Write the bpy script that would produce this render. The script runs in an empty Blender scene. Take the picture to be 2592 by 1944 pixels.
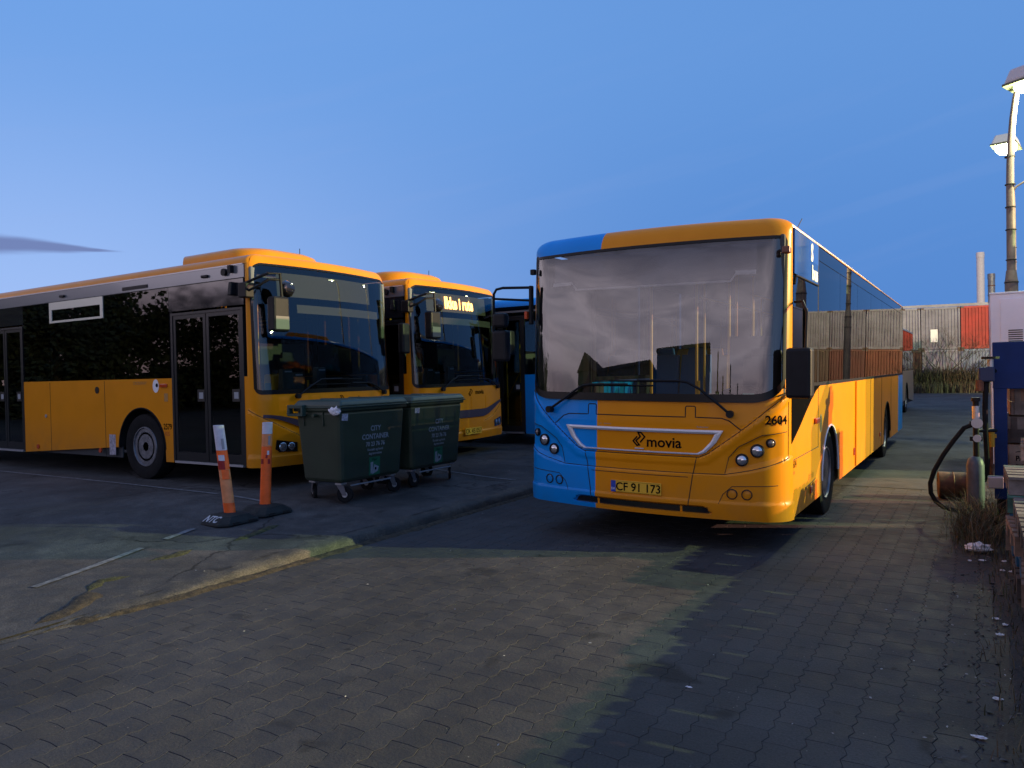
import bpy, bmesh, math, random
from mathutils import Vector, Matrix, noise
random.seed(7)
PI = math.pi
sc = bpy.context.scene
COL = sc.collection
R_ = math.radians

# ------------------------------------------------------------------ camera, world, exposure
cam = bpy.data.cameras.new('camera'); camo = bpy.data.objects.new('camera', cam); COL.objects.link(camo)
sc.camera = camo
cam.sensor_width = 36; cam.lens = 1900 / 2592 * 36; cam.clip_start = .05; cam.clip_end = 3000
_a, _p, _r = R_(31.93), R_(.736), R_(1.237)
r0 = Vector((math.cos(_a), math.sin(_a), 0)); f0 = Vector((-math.sin(_a), math.cos(_a), 0)); u0 = Vector((0, 0, 1))
fw = f0 * math.cos(_p) - u0 * math.sin(_p); u1 = u0 * math.cos(_p) + f0 * math.sin(_p)
rr = r0 * math.cos(_r) - u1 * math.sin(_r); uu = u1 * math.cos(_r) + r0 * math.sin(_r)
camo.matrix_world = Matrix(((rr.x, uu.x, -fw.x, 0), (rr.y, uu.y, -fw.y, 0), (rr.z, uu.z, -fw.z, 1.69), (0, 0, 0, 1)))
sc.view_settings.view_transform = 'Standard'; sc.view_settings.look = 'None'
sc.view_settings.exposure = 0; sc.view_settings.gamma = 1; sc.view_settings.use_curve_mapping = False
sc.cycles.max_bounces = 8; sc.cycles.transparent_max_bounces = 12; sc.cycles.caustics_reflective = False
sc.cycles.caustics_refractive = False; sc.cycles.sample_clamp_indirect = 4

class NT:
    """tiny node-tree writer"""
    def __init__(q, nt): q.nt = nt; q.N = nt.nodes; q.L = nt.links
    def n(q, typ, **kw):
        x = q.N.new(typ)
        for k, v in kw.items(): setattr(x, k, v)
        return x
    def put(q, sock, v):
        if hasattr(v, 'is_output') or isinstance(v, bpy.types.NodeSocket): q.L.new(v, sock)
        elif v is not None: sock.default_value = v
    def m(q, op, a, b=None, c=None, clamp=False):
        x = q.n('ShaderNodeMath', operation=op, use_clamp=clamp)
        for i, v in enumerate((a, b, c)):
            if v is not None: q.put(x.inputs[i], v)
        return x.outputs[0]
    def mix(q, f, a, b, mode='MIX'):
        x = q.n('ShaderNodeMix', data_type='RGBA', blend_type=mode)
        q.put(x.inputs[0], f); q.put(x.inputs[6], a if not isinstance(a, tuple) else (*a[:3], 1)); q.put(x.inputs[7], b if not isinstance(b, tuple) else (*b[:3], 1))
        return x.outputs[2]
    def sm(q, v, lo, hi, a=0., b=1.):
        x = q.n('ShaderNodeMapRange', interpolation_type='SMOOTHSTEP'); q.put(x.inputs[0], v)
        for i, k in enumerate((lo, hi, a, b)): x.inputs[i + 1].default_value = k
        return x.outputs[0]
    def noise(q, vec, scale, detail=3., rough=.55, dist=0.):
        x = q.n('ShaderNodeTexNoise'); q.put(x.inputs['Vector'], vec)
        x.inputs['Scale'].default_value = scale; x.inputs['Detail'].default_value = detail
        x.inputs['Roughness'].default_value = rough; x.inputs['Distortion'].default_value = dist
        return x.outputs[0]
    def vec(q, x, y, z):
        c = q.n('ShaderNodeCombineXYZ')
        for i, v in enumerate((x, y, z)): q.put(c.inputs[i], v)
        return c.outputs[0]

def build_world():
    w = bpy.data.worlds.new('World'); sc.world = w; w.use_nodes = True
    t = NT(w.node_tree); bg = t.N['Background']
    tc = t.n('ShaderNodeTexCoord').outputs['Generated']
    sp = t.n('ShaderNodeSeparateXYZ'); t.L.new(tc, sp.inputs[0]); X, Y, Z = sp.outputs
    az = t.m('ARCTAN2', X, Y); el = t.m('ARCSINE', Z)
    # the afterglow stands behind the camera, to its left
    hx, hy = -.52, -.854
    hl = t.m('SQRT', t.m('ADD', t.m('MULTIPLY', X, X), t.m('MULTIPLY', Y, Y)))
    g = t.m('DIVIDE', t.m('ADD', t.m('MULTIPLY', X, hx), t.m('MULTIPLY', Y, hy)), t.m('MAXIMUM', hl, .02))
    sky = t.n('ShaderNodeTexSky', sky_type='NISHITA', sun_disc=False)
    sky.sun_elevation = R_(2); sky.sun_rotation = R_(211); sky.ozone_density = 4; sky.air_density = 1; sky.dust_density = .4
    blue_hi = t.mix(t.sm(g, -.95, .1), (.132, .322, .74), (.175, .385, .84)); blue_far = (.098, .265, .68); blue_left = (.38, .56, .98)
    horiz = t.mix(t.sm(g, -.75, .15), blue_far, blue_left)
    ehigh = t.sm(el, .03, .42)
    front = t.mix(ehigh, horiz, blue_hi)
    # low afterglow and lit cloud deck
    glow = t.mix(t.sm(el, .0, .20), (.92, .66, .70), (.53, .53, .78))
    deck = t.mix(t.sm(el, .35, 1.2), glow, (.27, .35, .66))
    base = t.mix(t.sm(g, .12, .72), front, deck)
    # streaky clouds in the glow
    cv = t.vec(t.m('MULTIPLY', X, 1.5), t.m('MULTIPLY', Y, 1.5), t.m('MULTIPLY', el, 6.5))
    cn = t.noise(cv, 1.7, 6, .62, 1.4)
    cmask = t.m('MULTIPLY', t.sm(cn, .42, .58), t.m('MULTIPLY', t.sm(g, .2, .7), t.sm(el, .02, .12)))
    ccol = t.mix(t.sm(el, .06, .30), (1.70, 1.35, 1.50), (.34, .33, .48))
    base = t.mix(t.m('MULTIPLY', cmask, .6), base, ccol)
    bn_ = t.noise(t.vec(t.m('MULTIPLY', X, 2.2), t.m('MULTIPLY', Y, 2.2), t.m('MULTIPLY', el, 22.)), 1.3, 5, .6, .9)
    band = t.m('MULTIPLY', t.m('MULTIPLY', t.sm(el, .10, .165), t.sm(el, .215, .30, 1., 0.)), t.m('MULTIPLY', t.sm(bn_, .28, .75, .40, .95), t.sm(g, .25, .7)))
    base = t.mix(band, base, (2.3, 2.0, 2.3))
    # dark strip cloud low on the left and faint cirrus on the right
    wob = t.noise(t.vec(t.m('MULTIPLY', az, 7.), t.m('MULTIPLY', el, 40.), 0.), 1., 3)
    e2 = t.m('ADD', el, t.m('MULTIPLY', t.m('SUBTRACT', wob, .5), .012))
    edge = t.m('MULTIPLY', t.m('SUBTRACT', az, -1.035), .012)
    d = t.m('DIVIDE', t.m('ABSOLUTE', t.m('SUBTRACT', t.m('ADD', e2, edge), .1535)), t.sm(az, -1.18, -1.02, .0125, .0012))
    strip = t.m('MULTIPLY', t.sm(d, .35, 1.15, 1., 0.), t.m('MULTIPLY', t.sm(az, -1.06, -1.025, 1., 0.), t.sm(az, -1.55, -1.35, 0., 1.)))
    base = t.mix(t.m('MULTIPLY', strip, .85), base, (.155, .20, .43))
    cir = t.noise(t.vec(t.m('MULTIPLY', az, 2.2), t.m('MULTIPLY', t.m('SUBTRACT', el, t.m('MULTIPLY', az, .22)), 26.), 9.), 1., 4, .5, .3)
    cm = t.m('MULTIPLY', t.sm(cir, .52, .72), t.m('MULTIPLY', t.sm(el, .03, .08), t.sm(el, .5, .25)))
    base = t.mix(t.m('MULTIPLY', cm, .07), base, (.36, .46, .80))
    nis = t.mix(1., sky.outputs[0], (.10, .10, .10), 'MULTIPLY')
    col = t.mix(.06, base, nis)
    t.L.new(col, bg.inputs[0]); bg.inputs[1].default_value = 1.0
build_world()
# ------------------------------------------------------------------ materials
MATS = {}
def mat(name, col, rough=.5, metal=0., coat=0., noise_amt=0., nscale=8., bump=0., bscale=60., spec=.5, emit=None, estr=0., rnd=0., dirt=None):
    if name in MATS: return MATS[name]
    m = bpy.data.materials.new(name); m.use_nodes = True; MATS[name] = m
    t = NT(m.node_tree); b = t.N['Principled BSDF']
    c = (*col, 1)
    tc = t.n('ShaderNodeTexCoord').outputs['Object']
    out = None
    if noise_amt:
        n = t.noise(tc, nscale, 5, .6)
        k = t.sm(n, .3, .7, 1 - noise_amt, 1 + noise_amt)
        out = t.mix(1., c, t.vec(k, k, k), 'MULTIPLY')
    if rnd:
        oi = t.n('ShaderNodeObjectInfo').outputs['Random']; k = t.m('ADD', 1 - rnd, t.m('MULTIPLY', oi, 2 * rnd))
        out = t.mix(1., out if out else c, t.vec(k, k, k), 'MULTIPLY')
    if dirt:
        dcol, amt, z0, z1 = dirt
        geo = t.n('ShaderNodeSeparateXYZ'); t.L.new(tc, geo.inputs[0])
        n = t.noise(tc, 5., 6, .65)
        f = t.m('MULTIPLY', t.sm(geo.outputs[2], z0, z1, 1., .12), t.sm(n, .35, .7, .1, amt))
        out = t.mix(f, out if out else c, (*dcol, 1))
        t.put(b.inputs['Roughness'], t.m('ADD', rough, t.m('MULTIPLY', f, .35)))
    else: b.inputs['Roughness'].default_value = rough
    if out: t.L.new(out, b.inputs['Base Color'])
    else: b.inputs['Base Color'].default_value = c
    b.inputs['Metallic'].default_value = metal; b.inputs['Coat Weight'].default_value = coat
    b.inputs['Coat Roughness'].default_value = .06
    b.inputs['Specular IOR Level'].default_value = spec
    if bump:
        bn = t.n('ShaderNodeBump'); bn.inputs['Strength'].default_value = bump; bn.inputs['Distance'].default_value = .01
        t.L.new(t.noise(tc, bscale, 4, .6), bn.inputs['Height']); t.L.new(bn.outputs[0], b.inputs['Normal'])
    if emit: b.inputs['Emission Color'].default_value = (*emit, 1); b.inputs['Emission Strength'].default_value = estr
    return m

def glass(name, tint, ior=1.9, rough=.0, opacity=None):
    if name in MATS: return MATS[name]
    m = bpy.data.materials.new(name); m.use_nodes = True; MATS[name] = m
    t = NT(m.node_tree); t.N.remove(t.N['Principled BSDF'])
    fr = t.n('ShaderNodeFresnel'); fr.inputs['IOR'].default_value = ior
    tr = t.n('ShaderNodeBsdfTransparent'); tr.inputs[0].default_value = (*tint, 1)
    gl = t.n('ShaderNodeBsdfGlossy'); gl.inputs['Roughness'].default_value = rough
    tc = t.n('ShaderNodeTexCoord').outputs['Object']
    bn = t.n('ShaderNodeBump'); bn.inputs['Strength'].default_value = .02; bn.inputs['Distance'].default_value = .01
    t.L.new(t.noise(tc, 1.1, 2), bn.inputs['Height']); t.L.new(bn.outputs[0], gl.inputs['Normal'])
    mx = t.n('ShaderNodeMixShader'); t.L.new(fr.outputs[0], mx.inputs[0]); t.L.new(tr.outputs[0], mx.inputs[1]); t.L.new(gl.outputs[0], mx.inputs[2])
    t.L.new(mx.outputs[0], t.N['Material Output'].inputs[0])
    return m

YEL = mat('yellow_paint', (.76, .262, .002), .32, coat=.12, spec=.2, noise_amt=.05, nscale=2.5, dirt=((.16, .10, .05), .32, .25, 1.0))
BLU = mat('blue_paint', (.0, .26, .76), .32, coat=.12, spec=.2, noise_amt=.04, nscale=2.5, dirt=((.03, .07, .12), .3, .25, 1.0))
BEI = mat('beige_paint', (.30, .24, .17), .4, coat=.2, noise_amt=.06)
BLK = mat('black_plastic', (.009, .009, .011), .5, noise_amt=.2, spec=.22)
BLKG = mat('black_gloss', (.008, .008, .010), .08, coat=1.)
RUB = mat('rubber', (.010, .010, .011), .85, spec=.2, bump=.3, bscale=40, noise_amt=.3)
DRK = mat('dark_lining', (.045, .047, .052), .75)
LIN = mat('interior_lining', (.16, .17, .18), .7)
SEAM = mat('seam', (.012, .010, .009), .8)
CHR = mat('chrome', (.62, .62, .64), .22, 1.)
SIL = mat('silver_trim', (.50, .50, .52), .35, .6)
RIM = mat('rim_metal', (.20, .21, .24), .45, .7, noise_amt=.25, nscale=12, bump=.15)
POLE = mat('pole_yellow', (.80, .42, .02), .35, coat=.4)
ORL = mat('orange_lens', (.55, .06, .01), .2, coat=1.)
LENS = mat('lamp_lens', (.62, .62, .66), .10, .8, coat=1.)
WHT = mat('white_paint', (.75, .75, .78), .5)
BLKT = mat('print_black', (.006, .006, .007), .7, spec=.0)
WHTT = mat('print_white', (.80, .80, .82), .5)
GREYT = mat('print_grey', (.30, .32, .34), .6)
SEATB = mat('seat_blue', (.015, .12, .34), .85, bump=.2)
SEATD = mat('seat_dark', (.014, .015, .02), .85)
SEATY = mat('seat_yellow', (.55, .33, .02), .8)
GWS = glass('windshield_glass', (.62, .68, .68), 1.85)
GWA = glass('windshield_glass_hazy', (.88, .90, .92), 2.1)
GSA = glass('side_glass_clear', (.50, .54, .55), 1.8, .006)
GSD = glass('side_glass', (.26, .29, .30), 1.9, .012)
GDR = glass('door_glass', (.60, .66, .64), 1.65)

# ------------------------------------------------------------------ mesh helpers
class MB:
    def __init__(q): q.v = []; q.f = []; q.k = []
    def add(q, vs, fs, k=0):
        b = len(q.v); q.v += [tuple(v) for v in vs]; q.f += [tuple(b + i for i in f) for f in fs]; q.k += [k] * len(fs); return q
    def box(q, x0, x1, y0, y1, z0, z1, k=0):
        return q.add([(x0, y0, z0), (x1, y0, z0), (x1, y1, z0), (x0, y1, z0), (x0, y0, z1), (x1, y0, z1), (x1, y1, z1), (x0, y1, z1)],
                     [(3, 2, 1, 0), (4, 5, 6, 7), (0, 1, 5, 4), (1, 2, 6, 5), (2, 3, 7, 6), (3, 0, 4, 7)], k)
    def taper(q, a, b, z0, z1, k=0):
        (ax0, ax1, ay0, ay1), (bx0, bx1, by0, by1) = a, b
        return q.add([(ax0, ay0, z0), (ax1, ay0, z0), (ax1, ay1, z0), (ax0, ay1, z0), (bx0, by0, z1), (bx1, by0, z1), (bx1, by1, z1), (bx0, by1, z1)],
                     [(3, 2, 1, 0), (4, 5, 6, 7), (0, 1, 5, 4), (1, 2, 6, 5), (2, 3, 7, 6), (3, 0, 4, 7)], k)
    def cyl(q, p0, p1, r0, r1=None, n=12, caps=True, k=0):
        r1 = r0 if r1 is None else r1
        p0, p1 = Vector(p0), Vector(p1); d = (p1 - p0).normalized()
        a = d.orthogonal().normalized(); b = d.cross(a)
        vs = [p0 + (a * math.cos(2 * PI * i / n) + b * math.sin(2 * PI * i / n)) * r0 for i in range(n)]
        vs += [p1 + (a * math.cos(2 * PI * i / n) + b * math.sin(2 * PI * i / n)) * r1 for i in range(n)]
        fs = [(i, (i + 1) % n, n + (i + 1) % n, n + i) for i in range(n)]
        if caps: fs += [tuple(range(n - 1, -1, -1)), tuple(range(n, 2 * n))]
        return q.add(vs, fs, k)
    def tube(q, pts, r, n=8, k=0, rs=None):
        P = [Vector(p) for p in pts]; rings = []; a = None; vs = []
        for i, p in enumerate(P):
            d = (P[min(i + 1, len(P) - 1)] - P[max(i - 1, 0)]).normalized()
            a = d.orthogonal().normalized() if a is None else (a - d * a.dot(d)).normalized()
            b = d.cross(a); ri = rs[i] if rs else r
            vs += [p + (a * math.cos(2 * PI * j / n) + b * math.sin(2 * PI * j / n)) * ri for j in range(n)]
        fs = [(i * n + j, i * n + (j + 1) % n, (i + 1) * n + (j + 1) % n, (i + 1) * n + j) for i in range(len(P) - 1) for j in range(n)]
        fs += [tuple(range(n - 1, -1, -1)), tuple(range((len(P) - 1) * n, len(P) * n))]
        return q.add(vs, fs, k)
    def lathe(q, prof, c, axis='x', n=28, k=0):
        """prof: list of (axial, radius)"""
        vs = []
        for a, r in prof:
            for j in range(n):
                u, v = r * math.cos(2 * PI * j / n), r * math.sin(2 * PI * j / n)
                vs.append((c[0] + a, c[1] + u, c[2] + v) if axis == 'x' else (c[0] + u, c[1] + v, c[2] + a) if axis == 'z' else (c[0] + v, c[1] + a, c[2] + u))
        m = len(prof)
        fs = [(i * n + j, i * n + (j + 1) % n, (i + 1) * n + (j + 1) % n, (i + 1) * n + j) for i in range(m - 1) for j in range(n)]
        if prof[0][1] > 1e-4: fs.append(tuple(range(n - 1, -1, -1)))
        if prof[-1][1] > 1e-4: fs.append(tuple(range((m - 1) * n, m * n)))
        return q.add(vs, fs, k)
    def slab(q, pts, f, th=.004, k=0):
        """polygon pts (u,v) mapped by f(u,v,w); th thick"""
        n = len(pts); vs = [f(u, v, th) for u, v in pts] + [f(u, v, 0) for u, v in pts]
        return q.add(vs, [tuple(range(n)), tuple(range(2 * n - 1, n - 1, -1))] + [(i, n + i, n + (i + 1) % n, (i + 1) % n) for i in range(n)], k)
    def map(q, f): q.v = [tuple(f(*v)) for v in q.v]; return q
    def obj(q, name, mats, parent=None, smooth=False, bevel=0., shade=None):
        me = bpy.data.meshes.new(name); me.from_pydata(q.v, [], q.f)
        for m in (mats if isinstance(mats, (list, tuple)) else [mats]): me.materials.append(m)
        if any(q.k): me.polygons.foreach_set('material_index', q.k)
        bm = bmesh.new(); bm.from_mesh(me); bmesh.ops.remove_doubles(bm, verts=bm.verts, dist=1e-5)
        bmesh.ops.recalc_face_normals(bm, faces=bm.faces); bm.to_mesh(me); bm.free()
        me.update()
        if smooth:
            me.polygons.foreach_set('use_smooth', [True] * len(me.polygons))
            me.set_sharp_from_angle(angle=R_(shade or 38))
        o = bpy.data.objects.new(name, me); COL.objects.link(o)
        if parent is not None: o.parent = parent
        if bevel:
            b = o.modifiers.new('bevel', 'BEVEL'); b.width = bevel; b.segments = 2; b.limit_method = 'ANGLE'; b.angle_limit = R_(40)
        return o

def empty(name, loc=(0, 0, 0), rot=(0, 0, 0)):
    o = bpy.data.objects.new(name, None); COL.objects.link(o); o.location = loc; o.rotation_euler = rot; o.empty_display_size = .2
    return o
def tag(o, label=None, cat=None, group=None, kind=None):
    if label: o['label'] = label
    if cat: o['category'] = cat
    if group: o['group'] = group
    if kind: o['kind'] = kind
    return o
def copy_tree(o, parent=None):
    c = o.copy(); COL.objects.link(c); c.parent = parent
    for ch in list(o.children): copy_tree(ch, c)
    return c

_fc = {}
def text_mesh(s, cap, bold=0., align='CENTER'):
    key = (s, cap, bold, align)
    if key not in _fc:
        cu = bpy.data.curves.new('t', 'FONT'); cu.body = s; cu.size = cap / .69; cu.align_x = align; cu.offset = bold; cu.resolution_u = 3
        o = bpy.data.objects.new('t', cu); COL.objects.link(o)
        dg = bpy.context.evaluated_depsgraph_get(); me = bpy.data.meshes.new_from_object(o.evaluated_get(dg))
        _fc[key] = ([tuple(v.co) for v in me.vertices], [tuple(p.vertices) for p in me.polygons])
        bpy.data.objects.remove(o); bpy.data.curves.remove(cu); bpy.data.meshes.remove(me)
    return _fc[key]
def text(s, cap, f, m, parent, bold=0., align='CENTER', name='lettering', stretch=1.):
    """f(u,v) -> 3d point of the surface the letters sit on"""
    vs, fs = text_mesh(s, cap, bold, align)
    mb = MB(); mb.add([f(v[0] * stretch, v[1]) for v in vs], fs)
    return mb.obj(name, m, parent)

# ------------------------------------------------------------------ bus shell surface
class Surf:
    def __init__(q, W, L, H, b, rc, rake, zr, z0s, z0f, rax=.22, ray=.3, rr=.15, tuck=0., ztuck=.5):
        q.W, q.L, q.H, q.rr = W, L, H, rr; q.rake, q.zr, q.z0s, q.z0f, q.rax, q.ray = rake, zr, z0s, z0f, rax, ray; q.tuck, q.ztuck = tuck, ztuck
        th = .2
        for _ in range(30):
            xf = W / 2 - rc * (1 - math.sin(th)); th = math.atan(2 * b / xf)
        P = [(x, b * (x / xf) ** 2) for x in [xf * i / 40 for i in range(41)]]
        cx = W / 2 - rc; cy = b + rc * math.cos(th); q.side0 = cy
        A = [th + (PI / 2 - th) * i / 16 for i in range(1, 17)]
        P += [(cx + rc * math.sin(a), cy - rc * math.cos(a)) for a in A]
        q.n_side = len(P) - 1; P.append((W / 2, L - rr)); q.n_rear = len(P) - 1
        P += [(W / 2 - rr + rr * math.cos(PI / 2 * i / 8), L - rr + rr * math.sin(PI / 2 * i / 8)) for i in range(1, 9)] + [(0., L)]
        N = [(math.sin(math.atan(2 * b * x / xf / xf)), -math.cos(math.atan(2 * b * x / xf / xf))) for x, y in P[:41]]
        N += [(math.sin(a), -math.cos(a)) for a in A] + [(1., 0.)] + [(math.cos(PI / 2 * i / 8), math.sin(PI / 2 * i / 8)) for i in range(1, 9)] + [(0., 1.)]
        S = [0.]
        for i in range(1, len(P)): S.append(S[-1] + math.dist(P[i], P[i - 1]))
        q.P, q.N, q.S = P, N, S; q.s_side = S[q.n_side]; q.s_rear = S[q.n_rear]; q.s_end = S[-1]
    def plan(q, s):
        a = min(abs(s), q.s_end); g = 1 if s >= 0 else -1; S = q.S; lo, hi = 0, len(S) - 1
        while hi - lo > 1:
            m = (lo + hi) // 2
            if S[m] <= a: lo = m
            else: hi = m
        k = (a - S[lo]) / (S[lo + 1] - S[lo]); L = lambda i, T: T[lo][i] * (1 - k) + T[lo + 1][i] * k
        x, y, nx, ny = L(0, q.P), L(1, q.P), L(0, q.N), L(1, q.N); l = math.hypot(nx, ny) or 1
        return x * g, y, nx / l * g, ny / l
    def sy(q, y): return q.s_side + (y - q.side0)          # arc position of a point y metres behind the front, on the flat side
    def __call__(q, s, z, off=0.):
        x, y, nx, ny = q.plan(s); w = max(0, -ny)
        if z > q.zr: y += q.rake * w * (z - q.zr) / (q.H - q.zr)
        if z < q.ztuck: y += q.tuck * w * ((q.ztuck - z) / .3) ** 1.5
        z0 = q.z0s + (q.z0f - q.z0s) * w; nz = 0.; u = 0
        if z > z0:
            u = min(1, (z - z0) / (q.H - z0)); c = math.sqrt(max(0, 1 - u * u)); t = 1 - c; nz = u
            x -= nx * q.rax * t; y -= ny * q.ray * t; nx *= c; ny *= c
        return (x + nx * off, y + ny * off, z + nz * off)

def frange(a, b, d):
    n = max(1, round(abs(b - a) / d)); return [a + (b - a) * i / n for i in range(n + 1)]
def grid(mb, S, ss, zlo, zhi, nz, off=0., kf=None, disp=None, ease=False):
    lo = zlo if callable(zlo) else (lambda s: zlo); hi = zhi if callable(zhi) else (lambda s: zhi)
    base = len(mb.v); n = nz + 1
    for s in ss:
        a, b = lo(s), hi(s)
        for j in range(n):
            u = j / nz
            if ease: u = math.sin(u * PI / 2)
            z = a + (b - a) * u
            mb.v.append(S(s, z, off + (disp(s, z) if disp else 0)))
    for i in range(len(ss) - 1):
        for j in range(nz):
            mb.f.append((base + i * n + j, base + (i + 1) * n + j, base + (i + 1) * n + j + 1, base + i * n + j + 1))
            if kf:
                sm = (ss[i] + ss[i + 1]) / 2; zm = lo(sm) + (hi(sm) - lo(sm)) * (j + .5) / nz; mb.k.append(kf(sm, zm))
            else: mb.k.append(0)
def ridge(S, pts, r=.004, off=.001, step=.04, n=5):
    """tube along the surface through (s,z) points"""
    out = []
    for (a, b), (c, d) in zip(pts, pts[1:]):
        m = max(1, int(math.dist((a, b), (c, d)) / step))
        out += [S(a + (c - a) * i / m, b + (d - b) * i / m, off) for i in range(m)]
    out.append(S(*pts[-1], off))
    return MB().tube(out, r, n)
def patch(S, s0, z0, pts, th=.003, off=.002):
    return MB().slab(pts, lambda u, v, w: S(s0 + u, z0 + v, off + w), th)

# ------------------------------------------------------------------ bus parts
def seat_mesh(mat_s):
    mb = MB()
    mb.taper((-.21, .21, -.02, .40), (-.22, .22, -.02, .42), .40, .48)
    mb.taper((-.22, .22, .36, .45), (-.20, .20, .46, .53), .48, 1.10)
    mb.taper((-.13, .13, .47, .53), (-.11, .11, .49, .54), 1.10, 1.20)
    mb.box(-.19, .19, .1, .3, 0., .40, 1)
    return mb
_seatdata = {}
def seat(parent, x, y, z, m, name='seat'):
    if m.name not in _seatdata:
        o = seat_mesh(m).obj('seat', [m, SEATD], parent, bevel=.02); _seatdata[m.name] = o.data
    else:
        o = bpy.data.objects.new('seat', _seatdata[m.name]); COL.objects.link(o); o.parent = parent
    o.location = (x, y, z); return o

_wheel = {}
def wheel(parent, x, y, z, side, r=.5):
    """side=+1: rim faces local +x"""
    g = side
    t = [(-.28, r * .62), (-.28, r * .90), (-.25, r * .975), (-.20, r), (-.04, r), (-.01, r * .975), (.0, r * .9), (-.012, r * .68), (-.02, r * .61), (-.1, r * .6)]
    mb = MB().lathe([(a * g, b) for a, b in t], (0, 0, 0), 'x', 40)
    for k in (-.06, -.12, -.18):      # tread grooves
        mb.lathe([(k * g, r * 1.004), ((k - .012) * g, r * 1.004)], (0, 0, 0), 'x', 40)
    w = mb.obj('wheel', RUB, parent, smooth=True); w.location = (x, y, z)
    rp = [(-.03, r * .615), (-.012, r * .60), (-.012, r * .575), (-.05, r * .55), (-.055, r * .52), (-.03, r * .44), (-.03, r * .38), (-.10, r * .36), (-.10, r * .2), (-.04, r * .19), (-.03, r * .14), (-.03, 0)]
    rm = MB().lathe([(a * g, b) for a, b in rp], (0, 0, 0), 'x', 36)
    for i in range(10):
        a = 2 * PI * i / 10 + .2; cy, cz = r * .31 * math.cos(a), r * .31 * math.sin(a)
        rm.cyl((-.11 * g, cy, cz), (-.065 * g, cy, cz), .014, n=6)
    for i in range(8):
        a = 2 * PI * (i + .5) / 8; cy, cz = r * .48 * math.cos(a), r * .48 * math.sin(a)
        rm.cyl((-.07 * g, cy, cz), (-.034 * g, cy, cz), .024, n=10, k=1)
    rm.obj('rim', [RIM, RUB], w, smooth=True)
    return w

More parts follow.
